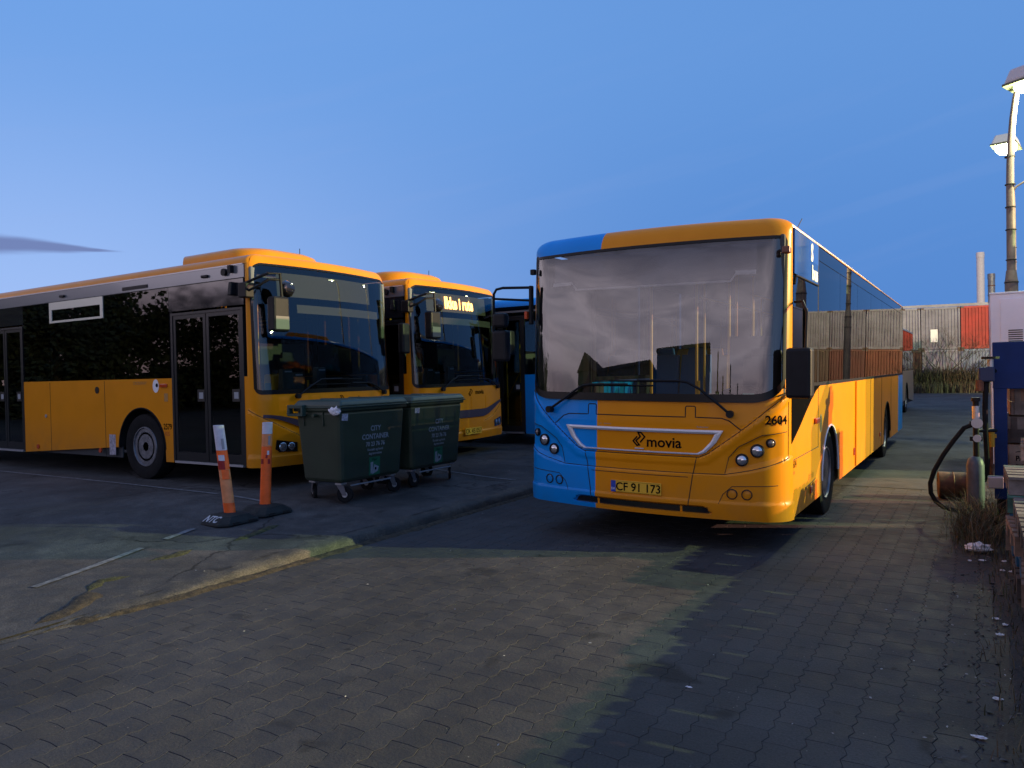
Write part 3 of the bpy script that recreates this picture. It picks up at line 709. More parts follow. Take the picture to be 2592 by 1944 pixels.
def _boxat(S, s, z, w, h, o0, o1):
    vs = [S(s + a, z + b, o) for o in (o0, o1) for a, b in ((-w / 2, -h / 2), (w / 2, -h / 2), (w / 2, h / 2), (-w / 2, h / 2))]
    return vs, [(0, 1, 2, 3), (7, 6, 5, 4), (0, 4, 5, 1), (1, 5, 6, 2), (2, 6, 7, 3), (3, 7, 4, 0)]

# ------------------------------------------------------------------ the low-entry bus with the side door (two alike, one blue)
def disp_B(s, z):
    a = abs(s)
    v = lerp_pts([(0, .60), (.45, .62), (.78, .70), (1.12, .87), (1.5, 1.06), (1.7, 1.1)], s)
    o = .014 * (1 - sstep(z - v, -.015, .0)) * sstep(a, .3, .6)
    o += .02 * (1 - sstep(z, .42, .46))
    return o
def build_bus_B(name, label, paint, ptrim, loc, rot, led=None, number=None, group=None, coach=False, H=3.18):
    S = Surf(2.7, 12.2, H, .12, .28, .16, 1.2, 3.04 if not coach else 2.95, 2.92, rax=.2, ray=.12, tuck=.05)
    root = empty(name, loc, rot); tag(root, label, 'bus', group)
    zg = 3.04 if not coach else 2.95
    dr = [(-1, .46, 2.06, .31, 2.46), (-1, 6.35, 7.65, .31, 2.5)] if not coach else [(-1, 1.05, 2.25, .31, 2.75)]
    c = dict(zb=.29, zs=1.52, zg=zg, sw=1.40, wz0=1.27, wz1=3.05 if not coach else 2.95, wr=(.10, .08), wtr=(.22, .20), paint=[paint], disp=disp_B, nz=50,
             arch_r=.60, arch_h=.61, wheel_z=.47, wheels=[2.85, 8.8], doors=dr, floor=.42, fy=.6, seat0=3.8, seat_m=[SEATD, SEATB], frit=.06,
             dash_m=mat('dash_green', (.15, .20, .17), .7), part_m=DRK)
    shell(root, S, c)
    W2 = S.W / 2; X = -W2
    sd = lambda y, z, o=.003: (-W2 - o, y, z)
    # body and glass on the door side
    z_top = 2.85
    if not coach:
        side_windows(root, S, c, -1, [2.10, 3.78, 5.44, 6.32], 1.52, z_top)
        side_windows(root, S, c, -1, [7.68, 9.3, 10.9, 12.03], 1.52, z_top)
        MB().box(X + .002, X + .04, .42, 12.05, 2.855, 3.035).obj('cove_panel', mat('cove_grey', (.20, .21, .23), .25, .3, coat=.6), root)
        MB().box(X - .004, X + .01, .44, 12.05, 3.03, 3.046).obj('roof_gutter', SIL, root)
        MB().box(X + .002, X + .04, .44, 2.10, 2.49, 2.85).obj('door_header', mat('header_glass', (.02, .02, .025), .05, coat=1.), root)
        MB().box(X + .002, X + .04, 6.32, 7.70, 2.53, 2.85).obj('door_header', MATS['header_glass'], root)
        h = MB()       # tilting window frame
        h.box(X - .006, X + .01, 3.80, 5.42, 2.72, 2.845).box(X - .006, X + .01, 3.80, 5.42, 2.50, 2.535).box(X - .006, X + .01, 3.80, 3.88, 2.535, 2.72).box(X - .006, X + .01, 5.34, 5.42, 2.535, 2.72)
        h.obj('tilting_window_frame', mat('frame_cream', (.72, .70, .58), .3, .2, coat=.4), root)
        MB().box(X - .008, X, 2.60, 3.25, 2.885, 2.935).obj('louvre', BLK, root)
        for y in (1.25, 5.0): MB().box(X - .03, X, y - .09, y + .05, 2.91, 2.95).obj('lamp_module', BLK, root, bevel=.01)
        MB().cyl((X - .04, .80, 2.95), (X, .80, 2.95), .05, n=12).box(X - .06, X, .62, .68, 2.93, 3.03).obj('camera_module', BLK, root)
        MB().taper((X - .09, X, .58, .66), (X - .07, X, .59, .65), 2.62, 2.80).obj('camera_module', BLK, root, bevel=.01)
        MB().box(X - .003, X + .002, .42, 6.4, 2.845, 2.856).obj('panel_joint', SEAM, root)
    else:
        side_windows(root, S, c, -1, [2.35, 3.6, 5.2, 7.0, 8.8, 10.6, 12.03], 1.45, 2.93)
    side_windows(root, S, c, 1, [.5, 1.9, 3.6, 5.3, 7.0, 8.7, 10.4, 12.03], 1.52, zg - .02)
    for _, y0, y1, z0, z1 in dr:
        ym = (y0 + y1) / 2; n = 2 if not coach or y1 - y0 > 1 else 1
        fr = MB(); e = X + .0
        fr.box(e - .004, e + .05, y0, y0 + .045, z0, z1).box(e - .004, e + .05, y1 - .045, y1, z0, z1).box(e - .004, e + .05, y0 + .045, y1 - .045, z1 - .035, z1)
        fr.obj('door_frame', mat('frame_black', (.022, .022, .024), .35, .3), root)
        MB().box(e - .02, e + .03, y0 + .05, y1 - .05, z0 - .02, z0 + .012).obj('door_sill', SIL, root)
        for a, b in ((y0 + .05, ym - .008), (ym + .008, y1 - .05)):
            lf = MB(); t = .055
            lf.box(e + .006, e + .04, a, a + t, z0 + .02, z1 - .04).box(e + .006, e + .04, b - t, b, z0 + .02, z1 - .04).box(e + .006, e + .04, a + t, b - t, z1 - .09, z1 - .04).box(e + .006, e + .04, a + t, b - t, z0 + .02, z0 + .14)
            d = lf.obj('door_leaf', mat('door_alu', (.035, .036, .038), .3, .5), root)
            MB().box(e + .012, e + .02, a + t, b - t, z0 + .14, z1 - .09).obj('door_glass', GDR, d)
            MB().box(e - .002, e + .01, a + t - .01, a + t + .15, 1.18, 1.35).obj('notice', mat('notice_black', (.012, .012, .012), .4), d)
            MB().box(e - .004, e - .001, a + t + .02, a + t + .11, 1.22, 1.31).obj('notice_pictogram', GREYT, d)
            MB().tube([(e + .08, a + .06, 1.65), (e + .10, a + .2, 1.45), (e + .10, a + .35, 1.2), (e + .09, b - .08, .98)], .016, 8).obj('door_handrail', POLE, d, smooth=True)
    if not coach:
        for a in (3.82, 5.47): ridge(S, [(-S.sy(a), 1.50), (-S.sy(a), .30)], .004, 0).obj('panel_joint', SEAM, root)
        MB().cyl((X - .008, 4.03, 1.36), (X, 4.03, 1.36), .055, n=16).obj('filler_cap', BLK, root)
        MB().cyl((X - .01, 5.62, .93), (X, 5.62, .93), .03, n=12).obj('flap_lock', SIL, root)
        for y in (5.90, 3.97): MB().cyl((X - .018, y, .40), (X, y, .40), .038, n=12).obj('side_marker', ORL, root)
        MB().box(X - .003, X, 3.55, 3.72, .34, .66).obj('worn_sticker', mat('worn_white', (.35, .33, .38), .6, noise_amt=.4, nscale=30), root)
        text('CROSSWAY', .045, lambda u, v: sd(2.86 - u, 1.435 + v), mat('badge_grey', (.38, .26, .14), .35, .5), root)
        MB().slab([(2.46 + .075 * math.cos(2 * PI * i / 20), 1.41 + .10 * math.sin(2 * PI * i / 20)) for i in range(20)], lambda u, v, w: (X - .001 - w, u, v), .002).obj('round_sticker', WHTT, root)
        MB().slab([(2.43 + .03 * math.cos(2 * PI * i / 12), 1.42 + .03 * math.sin(2 * PI * i / 12)) for i in range(12)], lambda u, v, w: (X - .004 - w, u, v), .001).obj('sticker_core', BLKT, root)
        MB().box(X - .025, X, 2.17, 2.34, 1.39, 1.44).obj('side_indicator', ORL, root, bevel=.008)
        MB().box(X - .002, X, 2.17, 2.26, 1.18, 1.30).obj('pictogram', mat('pict_brown', (.40, .20, .05), .5), root)
        if number:
            text(number, .082, lambda u, v: sd(2.19 - u, .77 + v), BLKT, root, bold=.002, stretch=.85)
            text('KIS', .06, lambda u, v: sd(2.20 - u, .675 + v), MATS['print_red'], root)
        # things seen through the door
        MB().box(X + .25, X + .30, 1.60, 1.71, .44, 1.86).obj('door_post', mat('cream_post', (.55, .58, .40), .5), root)
        MB().box(X + .9, X + 1.1, 1.0, 1.75, .58, .74).obj('step_edge', POLE, root)
        MB().box(X + .75, X + .95, .78, .98, 1.15, 1.55).obj('ticket_reader', POLE, root, bevel=.03)
        MB().box(X + .74, X + .75, .82, .94, 1.28, 1.42).obj('reader_screen', mat('screen_teal', (.10, .25, .20), .3), root)
        MB().box(X + .1, .3, .9, 1.0, .42, 1.25).obj('front_bulkhead', DRK, root)
    # front
    for g in (-1, 1):
        P = [(g * 1.14, .655), (g * .83, .60), (g * .83, .475), (g * 1.10, .49), (g * 1.16, .53)]
        if coach: P = [(g * 1.3, .80), (g * 1.0, .70), (g * 1.0, .60), (g * 1.3, .62)]
        hl = MB().slab(P, lambda u, v, w: S(u, v, .012 + w), .012).obj('headlight', BLKG, root)
        for x, r in ((.92, .05), (1.05, .058)):
            cc = Vector(S(g * x, .555 if not coach else .66, .026)); nn = (Vector(S(g * x, .555, .1)) - Vector(S(g * x, .555, 0))).normalized()
            MB().cyl(cc, cc + nn * .01, r, r * .7, n=18).obj('lens', LENS, hl, smooth=True)
        for k in range(9):
            cc = Vector(S(g * (.85 + .033 * k), .492, .026)); MB().cyl(cc, cc + Vector((0, -.004, 0)), .007, n=6).obj('daytime_lamp', CHR, hl)
        disc_lamp(root, S, g * 1.05, .385, .04, 'fog_lamp')
        ridge(S, [(g * 1.52, 1.07), (g * 1.12, .865), (g * .78, .69), (g * .45, .615)], .004, .006).obj('panel_joint', SEAM, root)
    text('movia', .085, lambda u, v: S(.28 + u, 1.12 + v, .004), BLKT, root, bold=.002)
    pw = [(-.010, 1.060), (-.052, 1.015), (-.012, .972), (.012, .978), (-.022, 1.018), (.022, 1.060), (-.003, 1.098), (.030, 1.098), (.068, 1.058), (.020, 1.003)]
    ridge(S, [(a - .03, b + .12) for a, b in pw], .006, .003).obj('operator_logo', BLKT, root)
    gb = MB(); ff = lambda s_: sstep(abs(s_), .35, 1.32)
    grid(gb, S, frange(-1.30, 1.30, .04), lambda s_: .70 + .26 * ff(s_), lambda s_: .84 + .16 * ff(s_), 2, off=.018)
    gb.obj('grille_band', mat('grille_dark', (.05, .035, .06), .4), root, smooth=True)
    for x in (-.5, 0, .5): ridge(S, [(x, 1.08), (x, .82)], .02, -.01).obj('front_rib', paint, root, smooth=True)
    yq = S(0, .45, 0)[1] - .035
    p = MB().box(-.26, .26, yq - .01, yq, .39, .51).obj('license_plate', mat('plate_yellow', (.75, .42, .03), .4), root)
    text('CK 45 057' if led else 'CK 44 970', .08, lambda u, v: (u, yq - .012, .412 + v), BLKT, p)
    # destination display and blind behind the windshield
    db = MB(); grid(db, S, frange(-.94, .94, .06), 2.62, 2.96, 2, off=-.07); db.obj('destination_box', mat('dest_brown', (.055, .05, .045), .7), root)
    sv = MB(); grid(sv, S, frange(-.62, 1.2, .06), 2.40, 2.52, 1, off=-.09); sv.obj('sun_blind', mat('blind_grey', (.045, .045, .05), .7), root)
    for g in (1, -1): MB().box(min(g * 1.22, g * 1.33), max(g * 1.22, g * 1.33), .30, .42, 1.2, 3.0).obj('inner_pillar', LIN, root, bevel=.03)
    if led:
        text(led, .20, lambda u, v: S(-.04 + u, 2.69 + v, -.060), mat('led_amber', (.8, .4, .1), .5, emit=(1., .42, .10), estr=9.), root, bold=.012, name='led_lettering', stretch=.74)
    wiper(root, S, [(-.80, 1.235), (-.6, 1.36), (-.39, 1.46), (.0, 1.462)], [(-.42, 1.457), (.45, 1.452)])
    wiper(root, S, [(1.0, 1.235), (.8, 1.33), (.62, 1.39), (.2, 1.395)], [(-.6, 1.385), (.6, 1.388)])
    for x, z in ((-.55, 1.45), (-.35, 1.40), (.1, 1.47)):
        MB().taper((x - .1, x + .1, .5, .62), (x - .09, x + .09, .52, .6), z - .15, z + .17).obj('cab_instrument', mat('inst_grey', (.10, .11, .09), .5), root, bevel=.01)
        MB().box(x - .07, x + .06, .495, .50, z + .12, z + .14).obj('instrument_label', WHTT, root)
    # mirror on its hanging arm at the door corner
    m = mirror_head('mirror', root, (-1.36, -1.10, -.18, -.03, 2.10, 2.56), [(-1.46, .30, 2.74), (-1.44, .06, 2.80), (-1.36, -.08, 2.86), (-1.2, -.12, 2.87), (-1.18, -.12, 2.55)], .020, -.027)
    MB().tube([(-1.46, .30, 2.62), (-1.43, .04, 2.70), (-1.35, -.07, 2.78), (-1.19, -.11, 2.79)], .018, 8).obj('mirror_arm', BLK, m, smooth=True)
    MB().box(-1.50, -1.36, .20, .36, 2.56, 2.76).obj('mirror_bracket', BLK, m, bevel=.015)
    MB().box(-1.34, -1.12, -.185, -.182, 2.13, 2.30).obj('mirror_back_panel', mat('mirror_grey', (.10, .10, .10), .4), m)
    MB().lathe([(-.06, .0), (-.05, .08), (0, .115), (.02, .115)], (-1.06, -.10, 2.68), 'y', 18).obj('wide_angle_mirror', BLKG, m, smooth=True)
    MB().box(1.44, 1.62, .02, .14, 1.85, 2.35).obj('mirror', BLK, root, bevel=.03)
    if not coach:
        pod = MB(); prof = [(0, 0, 0), (.02, .0, .16), (.12, .10, .28), (.3, .3, .33)]
        def plan(ins, z):
            out = []; w, l, r = .80 - ins, 1.55, .42
            y0 = .98 + ins
            for i in range(9): a = PI / 2 * i / 8; out.append((-w + r - r * math.cos(a), y0 + r - r * math.sin(a), z))
            for i in range(9): a = PI / 2 * i / 8; out.append((w - r + r * math.sin(a), y0 + r - r * math.cos(a), z))
            out += [(w, y0 + l, z), (-w, y0 + l, z)]
            return out
        rings = [plan(0, H - .06), plan(.01, H + .14), plan(.05, H + .21), plan(.13, H + .255), plan(.3, H + .265)]
        n = len(rings[0]); vs = [p_ for r_ in rings for p_ in r_]
        pod.add(vs, [(i * n + j, i * n + (j + 1) % n, (i + 1) * n + (j + 1) % n, (i + 1) * n + j) for i in range(4) for j in range(n)] + [tuple(range(4 * n, 5 * n))])
        o = pod.obj('roof_air_unit', paint, root, smooth=True, shade=45)
        MB().tube([(-.8, 1.5, H + .03), (-.8, 2.5, H + .03)], .005, 5).obj('panel_joint', SEAM, o)
        MB().tube([(.45, 1.3, H - .02), (.36, 1.2, H + .36)], .006, 5).obj('antenna', BLK, root)
    for g in (1, -1):
        for y in c['wheels']: wheel(root, g * (W2 - .03), y, .49, g)
    interior(root, S, c)
    return root

busA = build_bus_A()
busB = build_bus_B('parked_bus', 'all yellow bus at the left with unlit windshield and number 2579 behind its front wheel', YEL, None, (-7.95, 8.03, .22), (0, 0, PI / 2), number='2579', group='yellow buses parked side by side')
busC = build_bus_B('parked_bus', 'all yellow bus with the amber display lit, half hidden behind the green bins', YEL, None, (-7.95, 11.33, .22), (0, 0, PI / 2), led='Ikke i rute', group='yellow buses parked side by side')
busD = build_bus_B('parked_bus', 'all blue bus in the gap between the lit display bus and bus 2604', BLU, None, (-6.98, 14.75, .16), (0, 0, PI / 2), coach=True, H=3.12)
busE = build_bus_B('parked_bus', 'beige bus showing as a narrow strip beyond the tail of bus 2604', BEI, None, (-3.6, 21.9, 0), (0, 0, 0), coach=True, H=3.08)

# ------------------------------------------------------------------ ground
def plat(x, y):
    k = sstep(y, 2.3, 5.6)
    return (.012 + .095 * k + .11 * sstep(-x, 5.8, 8.2) * sstep(y, 1.0, 6.0))

def ground_mat(name, col, col2, spec=.35, rough=.85, stains=True, speck=.5, patch=0., cracks=False):
    m = bpy.data.materials.new(name); m.use_nodes = True; MATS[name] = m
    t = NT(m.node_tree); b = t.N['Principled BSDF']
    geo = t.n('ShaderNodeNewGeometry'); P = geo.outputs['Position']; isl = geo.outputs['Random Per Island']
    oi = t.n('ShaderNodeObjectInfo').outputs['Random']
    n1 = t.noise(P, .55, 4, .6, .3); n2 = t.noise(P, 5., 5, .65); n3 = t.noise(P, 90., 3, .6)
    c = t.mix(t.sm(n2, .35, .68), (*col, 1), (*col2, 1))
    k = t.m('MULTIPLY', t.sm(n1, .3, .7, .72, 1.25), t.sm(n3, .25, .75, 1 - speck * .5, 1 + speck * .5))
    if patch:
        rv = t.m('ADD', 1 - patch, t.m('MULTIPLY', t.m('FRACT', t.m('ADD', isl, oi)), 2 * patch)); k = t.m('MULTIPLY', k, rv)
    if stains:
        s1 = t.noise(P, 2.3, 3, .5, .6); k = t.m('MULTIPLY', k, t.sm(s1, .27, .38, .45, 1.))
        vo = t.n('ShaderNodeTexVoronoi'); t.L.new(P, vo.inputs['Vector']); vo.inputs['Scale'].default_value = 3.2; vo.inputs['Randomness'].default_value = 1.
        spot = t.sm(t.m('ADD', vo.outputs['Distance'], t.m('MULTIPLY', n2, .10)), .095, .125, .35, 1.)
        gate = t.sm(t.noise(P, .9, 2), .44, .52, 0., 1.)
        k = t.m('MULTIPLY', k, t.m('SUBTRACT', 1., t.m('MULTIPLY', gate, t.m('SUBTRACT', 1., spot))))
    if cracks:
        wv = t.n('ShaderNodeVectorMath', operation='ADD'); t.L.new(P, wv.inputs[0])
        nn = t.n('ShaderNodeTexNoise'); t.L.new(P, nn.inputs['Vector']); nn.inputs['Scale'].default_value = 1.6; nn.inputs['Detail'].default_value = 5
        sc_ = t.n('ShaderNodeVectorMath', operation='SCALE'); t.L.new(nn.outputs['Color'], sc_.inputs[0]); sc_.inputs['Scale'].default_value = .9; t.L.new(sc_.outputs[0], wv.inputs[1])
        vc = t.n('ShaderNodeTexVoronoi', feature='DISTANCE_TO_EDGE'); t.L.new(wv.outputs[0], vc.inputs['Vector']); vc.inputs['Scale'].default_value = .42
        ck = t.m('MULTIPLY', t.sm(vc.outputs['Distance'], .003, .010, 1., 0.), t.sm(t.noise(P, .7, 2), .42, .52))
        k = t.m('MULTIPLY', k, t.m('SUBTRACT', 1., t.m('MULTIPLY', ck, .7)))
        tn = t.noise(P, 1.3, 6, .7, .4); k = t.m('MULTIPLY', k, t.sm(tn, .3, .7, .7, 1.3))
    c = t.mix(1., c, t.vec(k, k, k), 'MULTIPLY')
    fl = t.n('ShaderNodeTexVoronoi'); t.L.new(P, fl.inputs['Vector']); fl.inputs['Scale'].default_value = 24.
    c = t.mix(t.m('MULTIPLY', t.sm(fl.outputs['Distance'], .05, .11, 1., 0.), t.sm(t.noise(P, 7., 2), .55, .62)), c, (.22, .20, .17, 1))
    t.L.new(c, b.inputs['Base Color'])
    t.put(b.inputs['Roughness'], t.sm(n2, .3, .7, rough - .12, rough + .08)); b.inputs['Specular IOR Level'].default_value = spec
    bn = t.n('ShaderNodeBump'); bn.inputs['Strength'].default_value = .55; bn.inputs['Distance'].default_value = .006
    t.L.new(t.m('ADD', t.noise(P, 45., 5, .7), t.m('MULTIPLY', n2, .8)), bn.inputs['Height']); t.L.new(bn.outputs[0], b.inputs['Normal'])
    return m
PAVM = ground_mat('paver_concrete', (.037, .036, .038), (.053, .050, .049), patch=.10)
JOINT = ground_mat('joint_sand', (.028, .026, .023), (.046, .041, .031), stains=False)
ASPH = ground_mat('yard_asphalt', (.040, .040, .042), (.056, .054, .052), cracks=True)
PLATM = ground_mat('platform_asphalt', (.050, .048, .047), (.076, .071, .067), speck=.9, cracks=True)
KERBM = ground_mat('kerb_concrete', (.046, .043, .039), (.092, .082, .068), speck=1., stains=False)
DIRT = ground_mat('verge_dirt', (.030, .028, .026), (.055, .048, .040), speck=.9)
MOSS = mat('moss', (.040, .042, .014), .95, noise_amt=.6, nscale=25, bump=.8, bscale=80)
GRAV = mat('gutter_grime', (.040, .030, .017), .95, noise_amt=.6, nscale=18, bump=.8, bscale=60)

tag(MB().box(-300, 300, -120, 400, -.30, -.035).obj('ground', DIRT), kind='structure')
def sheet(name, xs, ys, zf, m, **kw):
    mb = MB(); mb.v = [(x, y, zf(x, y)) for x in xs for y in ys]; n = len(ys)
    mb.f = [(i * n + j, (i + 1) * n + j, (i + 1) * n + j + 1, i * n + j + 1) for i in range(len(xs) - 1) for j in range(n - 1)]; mb.k = [0] * len(mb.f)
    return mb.obj(name, m, **kw)
tag(sheet('platform', frange(-60, -9, 3) + frange(-8.5, -5.52, .1), frange(-30, 0, 3)[:-1] + frange(0, 14, .2) + frange(15, 60, 3), lambda x, y: plat(x, y) + .004 * noise.noise((x * 1.5, y * 1.5, 0)), PLATM, smooth=True), kind='structure')
tag(sheet('asphalt_yard', [-5.52, 60], [11.62, 110], lambda x, y: 0., ASPH), kind='structure')
tag(sheet('asphalt_apron', [-60, 60], [-80, -2.0], lambda x, y: -.004, ASPH), kind='structure')

# block paving: the joints run to and fro like a saw; nearest blocks are parts, the rest one mesh
PW, PH = .165, .235
def zig(t): return .010 * (1 - 4 * abs((t * 2) % 1 - .5))
def block(mb, x, y, ins=.0008, ch=.0022, top=0., deep=-.032):
    P = []
    for i in range(5): t = i / 4 * 1.; P.append((x + PW + zig(t + .0), y + PH * t))
    P.append((x + PW / 2, y + PH + .006))
    for i in range(4, -1, -1): t = i / 4; P.append((x + zig(t), y + PH * t))
    P.append((x + PW / 2, y + .006))
    n = len(P); cx, cy = x + PW / 2, y + PH / 2
    def inset(d):
        out = []
        for px, py in P: sx = 1 - 2 * d / PW; sy = 1 - 2 * d / PH; out.append((cx + (px - cx) * sx, cy + (py - cy) * sy))
        return out
    a, b, c = inset(ins + ch), inset(ins), inset(ins)
    vs = [(p, q_, top) for p, q_ in a] + [(p, q_, top - ch) for p, q_ in b] + [(p, q_, deep) for p, q_ in c]
    return mb.add(vs, [tuple(range(n))] + [(r * n + i, (r + 1) * n + i, (r + 1) * n + (i + 1) % n, r * n + (i + 1) % n) for r in (0, 1) for i in range(n)])
pave = tag(sheet('pavement', [-5.50, .36], [-2.0, 11.62], lambda x, y: -.0045, JOINT), kind='structure')
def in_view(x, y, z=0.):
    d = Vector((x, y, z - 1.69)); w_ = d.dot(fw)
    if w_ <= .2: return None
    px, py = 1296 + 1900 * d.dot(rr) / w_, 972 - 1900 * d.dot(uu) / w_
    return w_ if -20 < px < 2612 and py < 1990 else None
cells = []
nx = int((.36 + 5.50) / PW)
for i in range(nx):
    x = -5.47 + i * PW; off = (i % 2) * PH / 2
    for j in range(int(13.4 / PH)):
        y = -1.95 + j * PH + off
        if y + PH > 11.6: continue
        cells.append((in_view(x + PW / 2, y + PH / 2) or 99 + y, x, y))
cells.sort()
bm_ = MB(); block(bm_, -PW / 2, -PH / 2); tmpl = None
for k, (d, x, y) in enumerate(cells[:300]):
    if tmpl is None: o = bm_.obj('paving_block', PAVM, pave); tmpl = o.data
    else: o = bpy.data.objects.new('paving_block', tmpl); COL.objects.link(o); o.parent = pave
    o.location = (x + PW / 2, y + PH / 2, random.uniform(-.0008, .0006))
    o.rotation_euler = (random.uniform(-.006, .006), random.uniform(-.007, .007), random.uniform(-.004, .004))
rest = MB()
for d, x, y in cells[300:]: block(rest, x, y, top=random.uniform(-.0008, .0006))
tag(rest.obj('paving_blocks', PAVM, pave), kind='stuff')

# rough concrete kerb between the paving and the platform
def kerb():
    prof = [(-5.335, -.03), (-5.345, .2), (-5.355, .45), (-5.368, .70), (-5.39, .88), (-5.43, .97), (-5.48, 1.01), (-5.54, 1.02), (-5.62, 1.0), (-5.72, .93)]
    mb = MB(); ys = frange(2.35, 22, .035); n = len(prof)
    for y in ys:
        h = plat(-5.6, y) - .002
        for i, (x, k) in enumerate(prof):
            q_ = noise.noise((x * 9, y * 5, 1.)) * .016 + noise.noise((x * 30, y * 22, 5.)) * .010
            chip = max(0, noise.noise((y * 2.3, 3.1, 7)) - .18) * .12 if 1 < i < 5 else 0
            end = sstep(y, 2.35, 3.1)
            mb.v.append((x - q_ - chip * .6 - (1 - end) * .12 * (1 if i < 5 else 0), y, (h if k > 0 else 1) * k * end + q_ * .6 - chip * .35 if i else -.03))
    mb.f = [(i * n + j, (i + 1) * n + j, (i + 1) * n + j + 1, i * n + j + 1) for i in range(len(ys) - 1) for j in range(n - 1)]; mb.k = [0] * len(mb.f)
    return tag(mb.obj('kerb', KERBM, smooth=True, shade=50), kind='structure')
kerb()
def blob_strip(name, pts, w, m, h=.012, zf=plat, seed=0):
    mb = MB(); P = []
    for (a, b), (c, d) in zip(pts, pts[1:]):
        k = max(1, int(math.dist((a, b), (c, d)) / .04)); P += [(a + (c - a) * i / k, b + (d - b) * i / k) for i in range(k)]
    P.append(pts[-1]); M = 7
    for i, (x, y) in enumerate(P):
        a = P[max(0, i - 1)]; b = P[min(len(P) - 1, i + 1)]; dx, dy = b[0] - a[0], b[1] - a[1]; l = math.hypot(dx, dy) or 1
        e = min(1, i / 3, (len(P) - 1 - i) / 3)
        ww = w * e * (.45 + .9 * abs(noise.noise((x * 4, y * 4, seed))) + .35)
        for j in range(M):
            u = (j / (M - 1) - .5) * 2; uu_ = u * ww * (1 + .35 * noise.noise((x * 11, y * 11, j)))
            X, Y = x - dy / l * uu_, y + dx / l * uu_
            mb.v.append((X, Y, zf(X, Y) + (1 - u * u) * h * e * (1 + .8 * noise.noise((X * 25, Y * 25, 2))) - .006 * (abs(u) > .95) + .002))
    mb.f = [(i * M + j, (i + 1) * M + j, (i + 1) * M + j + 1, i * M + j + 1) for i in range(len(P) - 1) for j in range(M - 1)]; mb.k = [0] * len(mb.f)
    return tag(mb.obj(name, m, smooth=True), kind='stuff')
blob_strip('moss', [(-6.05, 3.25), (-6.22, 3.45), (-6.12, 3.66)], .07, MOSS)
blob_strip('moss', [(-5.62, 2.65), (-5.72, 2.95), (-5.88, 3.15), (-6.06, 3.26)], .10, GRAV)
blob_strip('moss', [(-6.40, 3.98), (-6.34, 4.2), (-6.37, 4.42)], .06, MOSS, seed=3)
blob_strip('moss', [(-6.28, 4.80), (-6.30, 5.05), (-6.38, 5.3), (-6.42, 5.5)], .06, MOSS, seed=5)
blob_strip('dirt_strip', [(-5.47, 2.72), (-5.38, 3.1), (-5.33, 4.0), (-5.33, 5.0), (-5.33, 6.2), (-5.34, 8.0), (-5.34, 10.5)], .075, GRAV, h=.018, zf=lambda x, y: 0., seed=8)
blob_strip('dirt_strip', [(-6.75, 2.2), (-6.3, 2.3), (-5.9, 2.25)], .04, GRAV, seed=9)
LINE = mat('worn_line_paint', (.14, .145, .15), .8, noise_amt=.45, nscale=14)
def painted(name, pts, w, zf=plat):
    mb = MB(); P = []
    for (a, b), (c, d) in zip(pts, pts[1:]):
        k = max(1, int(math.dist((a, b), (c, d)) / .1)); P += [(a + (c - a) * i / k, b + (d - b) * i / k) for i in range(k)]
    P.append(pts[-1]); n = 0
    for i in range(len(P) - 1):
        if noise.noise((P[i][0] * 2.1, P[i][1] * 2.1, 4)) < -.42: continue
        (x, y), (X, Y) = P[i], P[i + 1]; l = math.dist(P[i], P[i + 1]); nx_, ny_ = -(Y - y) / l * w / 2, (X - x) / l * w / 2
        q_ = [(x + nx_, y + ny_), (X + nx_, Y + ny_), (X - nx_, Y - ny_), (x - nx_, y - ny_)]
        mb.add([(a, b, zf(a, b) + .0075) for a, b in q_], [(0, 1, 2, 3)])
    return tag(mb.obj(name, LINE), kind='structure')
painted('painted_line', [(-6.35, 2.2), (-6.512, 2.883), (-6.7, 3.706), (-6.997, 4.869)], .07)
painted('painted_line', [(-17, 6.28), (-14.3, 6.258), (-10.74, 6.261), (-8.6, 6.22), (-7.2, 6.149)], .06)
painted('painted_line', [(-8.2, 9.55), (-6.9, 9.52), (-5.9, 9.50)], .06)

# the dirty verge at the foot of the pallets
def verge(x, y): return -.03 + .05 * sstep(x, -.12, .25) + .018 * noise.noise((x * 3, y * 3, 0)) + .012 * noise.noise((x * 11, y * 11, 3)) * sstep(x, -.1, .1)
tag(sheet('dirt_verge', frange(-.15, 1.5, .05) + [2.5, 5, 12, 40], frange(2.2, 12, .06) + [14, 20, 40], lambda x, y: verge(x, y) + (.004 if x > .0 else 0), DIRT, smooth=True), kind='structure')
gr = MB()
for _ in range(900):
    x, y = random.gauss(.08, .14), random.uniform(2.6, 10.5); s = random.uniform(.006, .022)
    if x > .8 or x < -.6: continue
    z = max(verge(x, y), 0.) ; a = [Vector((random.uniform(-1, 1), random.uniform(-1, 1), random.uniform(-.3, .8))) * s for _ in range(4)]
    gr.add([(x + v.x, y + v.y, z + v.z) for v in a], [(0, 1, 2), (0, 2, 3), (0, 3, 1), (1, 3, 2)])
tag(gr.obj('rubble', mat('rubble_grey', (.085, .08, .078), .9, noise_amt=.5, nscale=6)), kind='stuff')
lv = MB()
for _ in range(260):
    x, y = random.uniform(-6.5, .3), random.uniform(2.2, 10.5)
    if random.random() < .6: x = random.gauss(-.05, .25)
    s = random.uniform(.004, .013); z = plat(x, y) if x < -5.5 else .003; a = random.uniform(0, 7)
    c_, s_ = math.cos(a) * s, math.sin(a) * s
    lv.add([(x - c_, y - s_, z + .004), (x + s_ * .4, y - c_ * .4, z + .008), (x + c_, y + s_, z + .005), (x - s_ * .4, y + c_ * .4, z + .004)], [(0, 1, 2, 3)])
tag(lv.obj('leaf_litter', mat('pale_flecks', (.30, .29, .28), .8)), kind='stuff')
PAPER = mat('white_paper', (.70, .70, .74), .7, noise_amt=.15, nscale=30)
